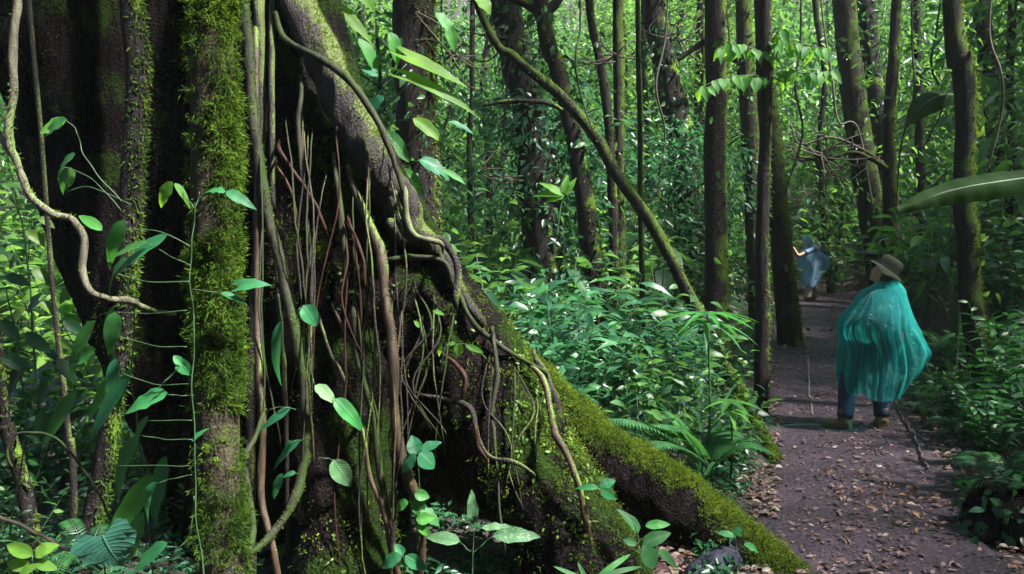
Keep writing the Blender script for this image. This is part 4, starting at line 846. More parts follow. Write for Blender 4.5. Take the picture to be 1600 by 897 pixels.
for (kind, rel, lm), lst in bk.items():
    lst.sort(key=lambda a: a[0])
    for k, (dd, o) in enumerate(lst):
        o['label'] = f"{kind} {rel} {lm}" if len(lst) == 1 else (f"{kind} {rel} {lm}, closest to it" if k == 0 else f"{kind} {rel} {lm}, {ORD[min(k, 9)]} closest")
# ------------------------------------------------------------------ foreground vines and hand-placed leaves
def leafp(g, x0, y0, x1, y1, wpx, d, tm='h', tilt=0, dd=0, droop=.18, fold=.22, wave=.05, rnd=None, face=.75):
    a = P(x0, y0, d); b = P(x1, y1, d+dd); L = np.linalg.norm(b-a); n = np.array([[tilt, -face, .65]])
    n = n+RNG.normal(size=3)*.18; leaves(g, a[None], (b-a)[None], n, L*(1.0+.1*RNG.random()), wpx/FPX*d*(.85+.2*RNG.random()), tm, droop*(.5+1.8*RNG.random()), fold*(.6+1.3*RNG.random()), rnd, wave=wave*(1+2*RNG.random()))
def pet(g, pts, d, r=1.5, dd=0):
    A = np.array([P(x, y, d+dd*i/len(pts)) for i, (x, y) in enumerate(pts)]); C = catmull(A, 6); C[:, 1] += .006*np.sin(np.arange(len(C))); tube(g, C, np.linspace(r*.6, r*.4, len(C))/FPX*d, 6)
def vine(name, label, cat, base, stems, lv, mat='leaf_front', smat='stem', group=None, extra=None):
    t = Thing(name, base, label, cat, group); g = Geo()
    for s in stems: pet(g, *s)
    if g.n: t.part('stem', g, M[smat])
    g = Geo()
    for l in lv: leafp(g, *l[:6], **(l[6] if len(l) > 6 else {}))
    t.part('leaves', g, M[mat])
    if extra:
        for m2, lv2 in extra:
            g = Geo()
            for l in lv2: leafp(g, *l[:6], **(l[6] if len(l) > 6 else {}))
            t.part('leaves', g, M[m2])
    return t
D = 3.12; hl = dict(tm='hl'); he = dict(tm='heart')
vine('climbing_vine', 'slim climber running up the left edge of the mossy pole tree, with horizontal stalks', 'vine', P(305, 900, D),
     [([(330, 960), (318, 890), (306, 800), (305, 700), (300, 600), (304, 520), (297, 440), (300, 380), (305, 330), (312, 300)], D, 2.4),
      ([(303, 325), (288, 305), (272, 288)], D, 1.6), ([(308, 340), (330, 318), (352, 300)], D, 1.4), ([(297, 385), (250, 362), (190, 358)], D-.03, 1.5), ([(298, 415), (262, 398), (230, 378)], D, 1.3),
      ([(296, 440), (230, 440), (178, 426)], D-.05, 1.6), ([(300, 452), (330, 456), (352, 460)], D-.02, 1.4), ([(292, 485), (230, 490), (180, 487)], D, 1.3), ([(292, 542), (240, 540), (175, 522)], D, 1.2),
      ([(300, 600), (240, 600), (190, 582)], D, 1.2), ([(248, 606), (262, 592), (284, 570)], D-.02, 2.2), ([(303, 618), (280, 618), (262, 616)], D, 1.3), ([(300, 657), (230, 657)], D, 1.2), ([(300, 687), (255, 686), (222, 680)], D, 1.2),
      ([(305, 728), (270, 728), (180, 727)], D, 1.2), ([(300, 742), (270, 748), (245, 755)], D, 1.3), ([(303, 775), (298, 830), (280, 855), (258, 852)], D, 1.6), ([(375, 470), (388, 455), (395, 448)], D, 1.2)],
     [(352, 300, 319, 292, 15, D, hl), (353, 299, 398, 321, 20, D, hl), (262, 367, 166, 418, 27, D, hl), (345, 458, 386, 470, 16, D, hl), (375, 447, 420, 437, 24, D, he), (284, 570, 300, 588, 22, D, he), (284, 570, 272, 556, 16, D),
      (262, 614, 193, 640, 32, D, hl), (245, 753, 218, 812, 30, D, hl), (262, 848, 200, 896, 30, D, hl), (300, 690, 320, 668, 12, D, hl)],
     'leaf_teal', extra=[('leaf_yellow', [(270, 284, 240, 321, 24, D, dict(tm='h', face=1)), (273, 286, 302, 320, 13, D, hl)]),
                         ('leaf_front', [(196, 344, 146, 424, 30, D-.05, hl), (200, 404, 152, 448, 24, D-.05, hl), (232, 378, 165, 400, 18, D, hl), (105, 186, 58, 206, 26, D, dict(tm='h', face=1)), (118, 240, 84, 262, 18, D, hl), (180, 487, 168, 560, 30, D-.1, hl), (160, 360, 120, 330, 20, D), (108, 262, 82, 300, 20, D)])])
vine('climbing_vine', 'curling shoot with one pale green leaf against the black bark, high by the liana', 'vine', P(170, 330, 3.2),
     [([(190, 315), (150, 270), (128, 235), (120, 205), (104, 188)], 3.15, 1.6), ([(190, 330), (150, 285), (110, 262)], 3.15, 1.2), ([(205, 320), (140, 292), (105, 300)], 3.2, 1.2)],
     [(104, 187, 60, 206, 26, 3.14, dict(tm='h', face=1)), (112, 262, 92, 300, 26, 3.2, hl)], 'leaf_front')
vine('hanging_leaf_plant', 'tall dark climber whose long pointed leaves hang down beside the slanting black stem', 'plant', P(215, 900, 3.4),
     [([(250, 960), (235, 860), (225, 760), (215, 660), (205, 590), (210, 480), (190, 430)], 3.5, 3), ([(205, 590), (190, 580)], 3.4, 1.6), ([(222, 700), (210, 690)], 3.4, 1.5)],
     [(188, 576, 124, 660, 28, 3.4, hl), (208, 575, 172, 645, 22, 3.4, hl), (150, 500, 84, 598, 34, 3.5, hl), (178, 478, 150, 600, 26, 3.45, hl), (240, 742, 155, 860, 40, 3.4, hl), (215, 680, 150, 790, 34, 3.5, hl), (260, 712, 232, 800, 26, 3.4, hl), (150, 545, 95, 570, 30, 3.5), (120, 610, 60, 700, 28, 3.6, hl), (225, 800, 190, 880, 30, 3.4, hl), (232, 650, 182, 720, 24, 3.4, hl)],
     'leaf_front', extra=[('leaf_teal', [(200, 590, 130, 690, 26, 3.38, hl), (262, 722, 222, 830, 26, 3.35, hl), (180, 560, 168, 640, 20, 3.38, hl)])])
vine('broad_leaf_plant', 'heart-shaped blue-green leaf near the lower frame edge, biggest of the dark corner', 'plant', P(160, 960, 3.0),
     [([(170, 960), (165, 900), (150, 845)], 3.0, 3)], [(160, 838, 185, 895, 96, 2.95, dict(tm='heart', face=.6, fold=.12))], 'leaf_blue')
vine('seedling', 'bright yellow-green seedling pushing up in the dark lower corner', 'plant', P(50, 960, 2.9),
     [([(45, 960), (50, 900), (52, 868)], 2.9, 2.4)], [(52, 868, 8, 850, 24, 2.9), (55, 868, 84, 848, 28, 2.9), (50, 885, 0, 880, 20, 2.9), (56, 880, 88, 888, 18, 2.9), (30, 900, 60, 880, 18, 2.85)], 'leaf_yellow')
vine('broad_leaf_plant', 'green heart-leaved climber filling the dim edge under the liana', 'plant', P(20, 800, 3.8),
     [([(10, 950), (20, 800), (40, 680), (30, 560), (10, 450)], 3.85, 3), ([(30, 600), (70, 600)], 3.8, 2)],
     [(75, 600, 48, 637, 28, 3.7, he), (70, 650, 58, 687, 24, 3.75, he), (30, 580, 7, 625, 27, 3.8, he), (15, 560, 48, 582, 24, 3.8, he), (60, 470, 30, 492, 27, 3.9, he), (40, 520, 77, 550, 24, 3.9), (10, 430, 47, 445, 22, 3.9), (100, 500, 130, 522, 22, 3.9), (0, 500, 30, 530, 24, 3.9), (90, 560, 120, 597, 21, 3.8)], 'leaf_dark')
vine('broad_leaf_plant', 'loose spray of leaves coloured as if sunlit behind the liana, high at the frame edge', 'plant', P(30, 500, 4.6),
     [([(60, 640), (50, 500), (40, 380), (20, 300)], 4.7, 3), ([(50, 480), (100, 440)], 4.7, 2)],
     [(20, 330, -8, 344, 16, 4.6), (40, 360, 75, 381, 18, 4.6), (30, 400, 2, 421, 19, 4.6), (50, 420, 85, 441, 19, 4.6), (60, 340, 84, 350, 14, 4.7), (60, 470, 95, 491, 18, 4.6), (40, 480, 12, 508, 18, 4.6), (10, 310, 38, 324, 14, 4.7), (80, 520, 108, 548, 16, 4.7)], 'leaf_warm')  # bright backdrop light put into the warm leaf colour
# leaves clinging to the giant tree
E = 3.95
vine('clinging_seedling', 'single heart-shaped leaf facing out high on the giant trunk', 'plant', P(480, 480, E), [([(462, 500), (468, 482), (474, 477)], E, 1.2)], [(474, 477, 494, 507, 32, E, dict(tm='h', face=1))], 'leaf_teal')
vine('clinging_seedling', 'two long variegated leaves, one pale one striped, slanting across the trunk', 'plant', P(490, 590, E), [([(485, 560), (487, 585), (492, 602)], E, 1.6), ([(520, 622), (525, 626)], E, 1)],
     [(522, 623, 573, 672, 26, E, hl)], 'leaf_teal', extra=[('leaf_spot', [(492, 602, 525, 628, 26, E)])])
vine('clinging_seedling', 'pale ribbed leaf on a curled stalk low on the giant trunk', 'plant', P(500, 716, E), [([(498, 716), (510, 716), (521, 719)], E, 1.4)], [(520, 718, 549, 762, 32, E, dict(tm='h', face=1))], 'leaf_spot')
vine('climbing_vine', 'dim climber with narrow dark leaves close right of the mossy pole tree', 'vine', P(440, 760, 3.8),
     [([(462, 640), (440, 636), (420, 640)], 3.7, 1.2), ([(472, 688), (450, 690)], 3.7, 1.2), ([(465, 740), (445, 742)], 3.7, 1.2), ([(435, 460), (440, 500)], 3.8, 1.2)],
     [(440, 500, 410, 612, 20, 3.8, hl), (455, 636, 400, 672, 17, 3.7, hl), (470, 687, 416, 728, 16, 3.7, hl), (455, 688, 442, 712, 12, 3.7, hl), (442, 740, 420, 782, 15, 3.7, hl), (462, 738, 440, 744, 9, 3.7, hl)], 'leaf_teal')
vine('clinging_seedling', 'four round glossy leaves in a whorl in front of the dark hollow', 'plant', P(652, 810, 3.9),
     [([(655, 850), (656, 780), (653, 712)], 3.92, 1.6)],
     [(652, 710, 643, 681, 30, 3.88, dict(tm='h', face=1, fold=.1)), (655, 706, 686, 688, 22, 3.9, dict(fold=.1)), (655, 708, 680, 732, 32, 3.86, dict(fold=.1)), (650, 710, 626, 736, 26, 3.86, dict(fold=.1))], 'leaf_teal')
vine('clinging_seedling', 'stacked round leaves under the glossy whorl beside the orange root', 'plant', P(650, 840, 3.9),
     [([(652, 860), (652, 800), (650, 770)], 3.95, 1.4)],
     [(648, 772, 670, 776, 18, 3.9), (646, 780, 664, 808, 26, 3.92), (638, 784, 616, 795, 20, 3.9), (655, 800, 690, 815, 26, 3.93), (650, 812, 678, 808, 22, 3.88), (652, 818, 674, 838, 18, 3.88, dict(face=1))], 'leaf_front')
vine('seedling', 'low seedling with three blunt leaves at the very foot of the giant trunk', 'plant', P(630, 900, 3.85), [([(632, 930), (632, 885), (630, 868)], 3.85, 1.5)], [(628, 868, 593, 884, 22, 3.85), (633, 868, 666, 890, 24, 3.83), (630, 868, 618, 850, 18, 3.87)], 'leaf_teal')
vine('seedling', 'insect-chewed seedling with two ragged mottled leaves spread before the hollow', 'plant', P(738, 900, 3.8),
     [([(737, 960), (738, 900), (739, 862), (741, 824)], 3.8, 1.6), ([(738, 864), (728, 856), (719, 846)], 3.8, 1.3), ([(740, 864), (755, 850), (770, 838)], 3.8, 1.3), ([(741, 830), (752, 824)], 3.8, 1.1)],
     [(719, 846, 664, 832, 22, 3.78, dict(wave=.15)), (770, 838, 843, 833, 27, 3.78, dict(wave=.15)), (741, 822, 735, 770, 20, 3.8, dict(wave=.2, face=1)), (752, 825, 802, 818, 13, 3.8, dict(wave=.3))], 'leaf_spot')
vine('clinging_seedling', 'tiny bright leaf trio on the shoulder of the front buttress', 'plant', P(705, 560, 4.0),
     [([(690, 580), (695, 545), (705, 538)], 4.0, 1), ([(760, 560), (735, 540), (712, 537)], 4.05, 1), ([(680, 520), (686, 500), (676, 486)], 4.1, 1)],
     [(690, 540, 682, 557, 10, 4), (716, 536, 717, 556, 15, 3.98, dict(face=1)), (712, 536, 696, 538, 9, 4), (727, 539, 756, 550, 10, 4), (676, 486, 694, 490, 8, 4.1), (655, 512, 648, 500, 8, 4.1)], 'leaf_yellow')
vine('seedling', 'small three-leaved seedling high on the front buttress', 'plant', P(935, 800, 3.9), [([(948, 815), (938, 790), (936, 762)], 3.9, 1.5)], [(935, 762, 900, 758, 13, 3.88), (937, 761, 959, 750, 20, 3.9), (940, 765, 962, 780, 17, 3.86)], 'leaf_teal')
vine('seedling', 'many-leaved glossy seedling rising from the foot of the front buttress', 'plant', P(1008, 900, 3.85),
     [([(1012, 950), (1008, 900), (1000, 850), (990, 815)], 3.85, 2), ([(1005, 870), (1020, 850)], 3.85, 1.3)],
     [(998, 832, 973, 795, 22, 3.88, hl), (1008, 822, 1046, 817, 17, 3.85), (1004, 850, 1045, 832, 26, 3.82), (1004, 852, 1034, 890, 34, 3.78, dict(face=1)), (1030, 858, 1060, 888, 16, 3.84, hl), (1000, 850, 1026, 862, 24, 3.9), (995, 850, 975, 843, 14, 3.85)], 'leaf_front')
vine('strap_leaf_plant', 'arching strap leaves sprouting at the bottom edge before the front buttress', 'plant', P(945, 905, 3.6), [],
     [(925, 905, 1000, 880, 10, 3.6, dict(tm='strap', droop=.5)), (925, 905, 1010, 897, 9, 3.55, dict(tm='strap', droop=.5)), (930, 905, 985, 862, 10, 3.62, dict(tm='strap', droop=.4)), (920, 910, 870, 885, 8, 3.6, dict(tm='strap')), (918, 910, 905, 880, 8, 3.6, dict(tm='strap', droop=.3))], 'leaf_front')
vine('seedling', 'little seedling with three teal leaves standing on the end of the mossy buttress', 'plant', P(1150, 870, 4.35), [([(1155, 890), (1152, 860), (1148, 838)], 4.4, 1.5), ([(1152, 862), (1162, 852)], 4.4, 1)],
     [(1148, 838, 1122, 830, 12, 4.38), (1149, 838, 1156, 824, 18, 4.4), (1162, 850, 1188, 860, 12, 4.38)], 'leaf_teal')
# bright leaves over the hanging-moss trunk
F_ = 5.6
vine('philodendron', 'large yellow-green lobed leaves catching the light in front of the hanging-moss trunk', 'plant', P(590, 300, 5.9),
     [([(560, 300), (590, 240), (600, 200), (640, 185)], 5.7, 3), ([(575, 215), (590, 150), (636, 100)], 5.7, 2.5), ([(580, 190), (610, 160), (640, 130)], 5.7, 2.2), ([(590, 240), (640, 225), (700, 160)], 5.75, 2.2), ([(600, 270), (630, 262), (655, 250)], 5.7, 2), ([(540, 60), (560, 130), (572, 200)], 5.7, 2.5)],
     [(636, 88, 728, 128, 27, F_, he), (640, 122, 756, 166, 24, F_, dict(tm='heart', face=.9)), (645, 185, 690, 215, 24, F_, dict(tm='h')), (530, 15, 588, 66, 26, F_, he), (545, -25, 590, 10, 30, F_, he), (740, -14, 768, 16, 30, F_), (585, 260, 545, 230, 20, F_)],
     'leaf_yellow', extra=[('leaf_teal', [(655, 250, 706, 270, 26, F_, dict(face=1)), (600, 150, 570, 175, 22, F_), (590, 120, 565, 100, 22, F_), (700, 190, 740, 205, 16, F_)]),
                           ('leaf_front', [(625, 265, 668, 300, 24, F_), (600, 205, 640, 250, 26, F_), (610, 290, 655, 320, 24, F_), (690, 265, 730, 285, 14, F_), (560, 60, 600, 110, 26, F_), (610, 50, 625, 95, 22, F_), (680, 20, 720, 50, 24, F_), (700, 40, 712, 78, 20, F_)])])
vine('philodendron', 'fan of pale finger-like leaves above the thicket in front of the vine-clad trunk', 'plant', P(880, 330, 7.4), [([(870, 370), (875, 330), (880, 305)], 7.4, 2.5)],
     [(880, 305, 845, 280, 14, 7.3, hl), (880, 305, 835, 298, 14, 7.3, hl), (882, 303, 885, 270, 14, 7.3, hl), (882, 305, 900, 278, 12, 7.3, hl), (880, 308, 850, 315, 12, 7.3, hl)], 'leaf_yellow')
# small umbrella-leaved sapling in front of the straight trunk
def umbrella(px, py, by, d, label, n=8, L=52):
    t = Thing('umbrella_sapling', G(px, by) if by else P(px, py, d), label, 'sapling', 'umbrella-leaved saplings in the thicket'); base = t.loc; top = P(px, py, base[1]); g = Geo(); C = catmull([base, (base+top)/2+[.02, 0, 0], top], 6); tube(g, C, np.linspace(.011, .006, len(C)), 6); t.part('stem', g, M['stem'])
    g = Geo(); a = np.linspace(0, 6.28, n, endpoint=False)+.3; d_ = np.stack([np.cos(a), np.sin(a), 0*a+.10], -1); leaves(g, np.repeat(top[None], n, 0), d_, np.array([0, 0, 1.]), L/FPX*base[1]*(.8+.4*RNG.random(n)), .055, 'hl', .3, .2)
    leaves(g, np.repeat(top[None], n, 0)-[0, 0, .06], np.stack([np.cos(a+.4), np.sin(a+.4), 0*a], -1), np.array([0, 0, 1.]), L/FPX*base[1]*(.8+.4*RNG.random(n)), .05, 'hl', .4, .2); t.part('leaves', g, M['leaf_front'])
umbrella(1105, 490, 760, 6.4, 'umbrella-leaved sapling with level bright leaves in front of the purple-barked trunk', 10, 90)
umbrella(1140, 628, 765, 6, 'shorter umbrella-leaved sapling near the path edge', 8, 52)
umbrella(985, 590, 700, 6.6, 'umbrella-leaved sapling rising out of the thicket behind the pale fern', 9, 60)

# big drooping leaf on the right and a ribbed one beyond it
def blade(px, d, W, thing, mat='leaf_front', tear=()):
    C = catmull(np.array([P(x, y, dd) for x, y, dd in px]), 14); n = len(C); t = np.linspace(0, 1, n); tg = nrmz(np.gradient(C, axis=0)); sd = nrmz(np.cross(tg, [0, -.88, .45])); nn = np.cross(sd, tg)
    w_ = W*np.sin(np.pi*np.clip(t*.93+.05, 0, 1))**.6; cols = np.linspace(-1, 1, 9); g = Geo()
    fl = .006*np.sin(t*31)+.004*np.sin(t*77)
    V = C[:, None]+sd[:, None]*(cols[None]*w_[:, None])[..., None]-nn[:, None]*((cols[None]**2)*w_[:, None]*.55-np.abs(cols)[None]*fl[:, None])[..., None]
    i = np.arange(n-1)[:, None]*9; j = np.arange(8)[None]; Q = np.stack([i+j, i+j+1, i+j+10, i+j+9], -1).reshape(-1, 4)
    UV = np.stack(np.broadcast_arrays(t[:, None], (cols[None]+1)/2), -1).reshape(-1, 2); g.add(V.reshape(-1, 3), Q, None, UV, .4)
    thing.part('leaf', g, M[mat]); g = Geo(); tube(g, C-nn*.004, np.linspace(.010, .003, n), 6); thing.part('midrib', g, M['stem_pale'])
M['leaf_banana'] = leaf_mat('leaf_banana', [(.008, .032, .007), (.013, .042, .009)], (.05, .17, .015), .4, .6, .4, spec=.1, pale=(.12, .2, .05), nveins=60, obvar=.1)
bt = Thing('banana_plant', (3.6, 4.6, G1(3.6, 4.6)), 'very long drooping banana-like leaf reaching in over the bank from the frame edge', 'plant')
blade([(1720, 285, 4.7), (1640, 276, 4.6), (1560, 284, 4.5), (1480, 299, 4.5), (1403, 327, 4.5)], 4.5, .085, bt, 'leaf_banana')
g = Geo(); a = P(1720, 285, 4.7); C = catmull([bt.loc, (bt.loc+a)/2+[.15, 0, .1], a], 8); tube(g, C, np.linspace(.035, .012, len(C)), 8); bt.part('stalk', g, M['stem'])
bt = Thing('banana_plant', (P(1500, 300, 8.9)[0], 8.9, G1(P(1500, 300, 8.9)[0], 8.9)), 'ribbed drooping leaf poking out from behind the shaggy bank tree', 'plant')
blade([(1505, 150, 8.8), (1475, 148, 8.6), (1445, 162, 8.5), (1420, 192, 8.5)], 8.5, .13, bt, 'leaf_banana')
g = Geo(); a = P(1505, 150, 8.8); C = catmull([bt.loc, (bt.loc+a)/2+[.05, 0, .1], a], 8); tube(g, C, np.linspace(.03, .01, len(C)), 8); bt.part('stalk', g, M['stem'])

# lianas
def liana(lst, mat, label, name='liana', moss=0):
    A = np.array([[*P(a[0], a[1], a[2]), a[3]/2/FPX*a[2]] for a in lst]); C = catmull(A, 10); C[:, :3] += .008*fbm(C[:, :3]*12, 2, 12)[:, None]; g = Geo(); tube(g, C[:, :3], C[:, 3]*(1+.14*fbm(C[:, :3]*14, 2, 9)), 10, wob=.25, wf=30)
    t = Thing(name, C[-1][:3], label, 'vine'); t.part('stem', g, M[mat])
    if moss:
        mg = Geo(); moss_on(mg, *g.arrays(), moss, lambda p, n: sst(n[:, 2]+.8*fbm(p*6, 2, 5), .1, .6), .014, .004, 2, .3)
        if mg.n: t.part('moss', mg, M['moss_mid'])
liana([(30, -200, 3.0, 12), (26, 0, 3.0, 12), (22, 70, 3.0, 12), (20, 150, 3.0, 12), (16, 215, 3.0, 13), (28, 260, 3.0, 12), (50, 305, 3.0, 11), (85, 334, 3.0, 11), (115, 345, 3.0, 11), (130, 375, 3.0, 12), (128, 420, 3.0, 11), (140, 455, 3.0, 11), (165, 465, 3.05, 9), (200, 470, 3.15, 10), (235, 484, 3.3, 8), (275, 490, 3.5, 6)], 'liana_pale', 'pale twisting liana dropping down the left edge and curling across to the giant trunk', moss=600)
liana([(-30, 190, 3.1, 9), (0, 212, 3.05, 9), (18, 240, 3.0, 9)], 'liana_pale', 'short pale side shoot joining the twisting liana from the frame edge')
liana([(20, 730, 3.5, 4), (12, 700, 3.5, 4), (30, 677, 3.5, 4), (80, 682, 3.5, 4), (115, 712, 3.5, 4), (145, 755, 3.5, 4), (170, 800, 3.5, 4), (185, 840, 3.5, 3)], 'root_grey', 'thin grey tendril looping low among the corner leaves')
liana([(-20, 800, 3.6, 6), (40, 825, 3.6, 6), (100, 855, 3.6, 5), (160, 890, 3.6, 5)], 'twig', 'dead black twig lying low across the corner undergrowth')
liana([(1280, -20, 14, 3), (1290, 60, 14, 3), (1300, 120, 14, 4), (1310, 190, 14, 3), (1340, 200, 14, 3), (1365, 330, 14, 3)], 'liana_pale', 'thin pale vine dangling from above in front of the slope trunks')
liana([(1245, 245, 14, 4), (1290, 250, 14, 5), (1330, 238, 14, 6), (1360, 248, 14, 7), (1385, 262, 14.3, 8)], 'bark_moss', 'bare crooked branch tangle jutting out above the blue-caped hiker', 'fallen_branch', moss=300)
liana([(1235, 195, 14, 3), (1250, 225, 14, 3), (1300, 215, 14, 4), (1350, 235, 14, 4), (1380, 255, 14.3, 5)], 'twig', 'thin arching twig over the bare crooked branch', 'fallen_branch')
liana([(755, 165, 8.8, 5), (800, 158, 8.8, 7), (850, 160, 8.8, 7), (880, 172, 9, 6)], 'bark_dark', 'short dark limb curving out by the vine-clad trunk', 'fallen_branch')
liana([(690, 40, 7.5, 2), (650, 20, 7.5, 2), (700, 80, 7.5, 2), (720, 110, 7.5, 2)], 'twig', 'wiry bare twig against the light above the big bright leaves', 'fallen_branch')

for x_, y_, d_, l_ in ((700, 330, 10, 'thread-like vine hanging behind the big bright leaves'), (788, 260, 10.5, 'wavy vine thread dangling before the stout black trunk'), (905, 200, 8.8, 'thin vine looping down from the fork of the black trunk'), (1040, 300, 12, 'slack vine hanging in front of the creeper-covered trunk'), (1145, 350, 10, 'thin vine dropping between the purple-barked and moss-lit trunks'), (1255, 300, 12, 'slender vine hanging over the blue-caped hiker'), (1425, 330, 9, 'dangling vine left of the shaggy bank tree'), (1465, 230, 11, 'short vine swaying by the ribbed drooping leaf'), (1560, 260, 8, 'dark vine trailing above the long drooping leaf')):
    k = RNG.normal(size=6)*9; liana([(x_+k[0], -60, d_, 3), (x_+k[1], y_*.2, d_, 3), (x_+k[2]*1.5, y_*.45, d_-.1, 3.5), (x_+k[3], y_*.7, d_, 3), (x_+k[4]*2, y_, d_, 2), (x_+k[4]*2+8, y_-14, d_, 1.5)], ['twig', 'root_grey'][int(x_) % 2], l_)
def tangle(px, py, d, n, spread, label):
    t = Thing('dead_branch', P(px, py, d), label, 'branch'); g = Geo()
    for k in range(n):
        a = RNG.random()*6.28; L = spread*(.5+.5*RNG.random()); p0 = (px+RNG.normal()*4, py+RNG.normal()*4); e = (px+math.cos(a)*L, py+math.sin(a)*L*.6); m_ = ((p0[0]+e[0])/2+RNG.normal()*L*.12, (p0[1]+e[1])/2+RNG.normal()*L*.15)
        C = catmull([P(*p0, d), P(*m_, d+RNG.normal()*.12), P(*e, d+RNG.normal()*.25)], 6); tube(g, C, np.linspace(1.6, .5, len(C))/FPX*d, 5)
        q = C[7]; C2 = catmull([q, q+RNG.normal(size=3)*.12, q+RNG.normal(size=3)*.22], 4); tube(g, C2, np.linspace(.9, .4, len(C2))/FPX*d, 4)
    t.part('twigs', g, M['twig'])
for q in ((700, 90, 8.3, 9, 90, 'spray of bare dark twigs beside the hanging-moss trunk'), (800, 60, 11.5, 14, 120, 'fine dead twigs crowding the top of the stout black trunk'), (1055, 60, 13.5, 9, 80, 'bare twiggy sprays crossing the creeper-covered trunk'), (1285, 245, 14, 16, 95, 'snarl of bare twigs around the crooked branch'), (960, 90, 10.5, 8, 90, 'dead twigs between the two slim middle stems'), (1100, 190, 16, 8, 70, 'pale dead twigs behind the purple-barked trunk'), (760, 270, 9.5, 7, 70, 'low dead twigs over the sunny thicket')): tangle(*q)
# path-side things
def stick(a, b, r, mat, name, label, cat, n=8, amp=.004, lift=.03):
    A = np.array([G(*q) for q in (a if isinstance(a, list) else [a, b])]); A[:, 2] += lift; C = catmull(A, n); C[:, 2] = np.maximum(C[:, 2], ground(C[:, 0], C[:, 1])+lift-.005); C[:, 0] += amp*np.sin(np.arange(len(C))*1.7)
    g = Geo(); tube(g, C, r, 8, wob=.2, wf=30); t = Thing(name, C[0], label, cat); t.part('shaft', g, M[mat])
M['pale_wood'] = plain_mat('pale_wood', (.15, .135, .13), .6)
stick([(1262, 558), (1264, 600), (1264, 625)], None, .009, 'pale_wood', 'edging_pole', 'thin whitish pole lying along the path\'s leafy edge, the upper of two', 'pole')
stick([(1266, 624), (1268, 640), (1269, 652)], None, .009, 'pale_wood', 'edging_pole', 'short whitish stick lying below the longer pale pole on the path edge', 'pole')
stick([(1397, 628), (1408, 655), (1428, 690), (1440, 720), (1450, 740)], None, .010, 'twig', 'edging_pole', 'dark crooked pole edging the path beside the teal-caped hiker\'s boots', 'pole', amp=.01, lift=.045)
stick([(1303, 478), (1300, 500), (1298, 520)], None, .02, 'twig', 'edging_pole', 'dark edging pole along the far bend of the path', 'pole', lift=.05)
stick([(1560, 612), (1590, 600), (1600, 596)], None, .02, 'twig', 'fallen_branch', 'dead branch lying on the bank', 'branch')
# mossy prop leaning at the foot of the sapling
g = Geo(); C = catmull([P(1152, 610, 7.6), P(1175, 650, 7.3), P(1200, 695, 7.0), G(1215, 725)], 8); tube(g, C, np.linspace(.05, .035, len(C)), 10, wob=.3)
t = Thing('mossy_log', C[-1], 'short mossy branch leaning down at the foot of the leaf-row sapling', 'log'); t.part('wood', g, M['bark_moss']); mg = Geo(); moss_on(mg, *g.arrays(), 2500, lambda p, n: sst(n[:, 2], -.2, .4), .03, .01, 2, .3); t.part('moss', mg, M['moss'])
# bluish dead wood under the buttress end
def lump(lst, voxel, amp, fr, seed, sides=16):
    g = Geo(); ptube(g, lst, sides); V, N, Q, T = temp_eval(g, voxel, 2); V = V+N*(amp*(1-2*np.abs(fbm(V*fr, 3, seed))))[:, None]; return V, Q, T
M['dead_wood'] = bark_mat('dead_wood', (.008, .009, .013), (.05, .052, .075), 0, rough=.7, sc=12)
V, Q, T = lump([(1150, 862, 4.45, .03), (1130, 880, 4.4, .07), (1090, 912, 4.3, .08), (1050, 945, 4.2, .07)], .018, .03, np.array([16, 16, 5.]), 9)
t = Thing('rotten_stump', V.mean(0)*[1, 1, 0], 'blue-grey weathered snag of dead wood under the end of the mossy buttress', 'stump'); t.part('wood', Geo().add(V, Q, T), M['dead_wood'])
c0 = G(1580, 845); 
V, N, Q, T = temp_eval(tube(tube(Geo(), [c0+[.1, .1, -.2], c0+[.12, .1, .12], c0+[.1, .12, .34]], [.36, .34, .22], 18), [c0+[.1, .1, .05], c0+[-.15, 0, .02], c0+[-.3, -.05, -.02]], [.2, .12, .05], 12), .025, 2)
V = V+N*(.05*fbm(V*5, 3, 12)+.015*fbm(V*20, 2, 13))[:, None]
t = Thing('rotten_stump', c0, 'black rotten stump half covered in dark leaves at the path corner', 'stump'); t.part('wood', Geo().add(V, Q, T), M['bark_giant'])
g = Geo(); p, n_ = sample_surface(V, Q, T, 420); k = n_[:, 2] > -.2; p, n_ = p[k], n_[k]; L = .05+.07*RNG.random(len(p)); leaves(g, p+n_*.01, nrmz(n_*.3+rdir(len(p))*.7+[0, 0, -.4]), n_, L, L*.55, 'm', .35, .2); t.part('leaves', g, M['leaf_dark'])
# orange-brown dead leaves at the stump and bank
g = Geo(); n = 110; q = c0+np.stack([-.25+RNG.normal(size=n)*.22, .55+RNG.normal(size=n)*.35, 0*np.ones(n)], -1); q[:, 2] = ground(q[:, 0], q[:, 1])+.04+.03*RNG.random(n); L = .03+.05*RNG.random(n)
M['litter_red'] = leaf_mat('orange_dead_leaf', [(.12, .04, .025), (.2, .08, .05), (.24, .12, .09)], (.3, .12, .06), .2, .5, obvar=0)
leaves(g, q, rdir(n, .2), rdir(n, 1, 2), L, L*.4, 'm', .2, .5); tag(link('leaf_litter', g.mesh('leaf_litter', M['litter_red'])), 'drift of orange dead leaves beside the rotten stump', 'leaf litter', kind='stuff')

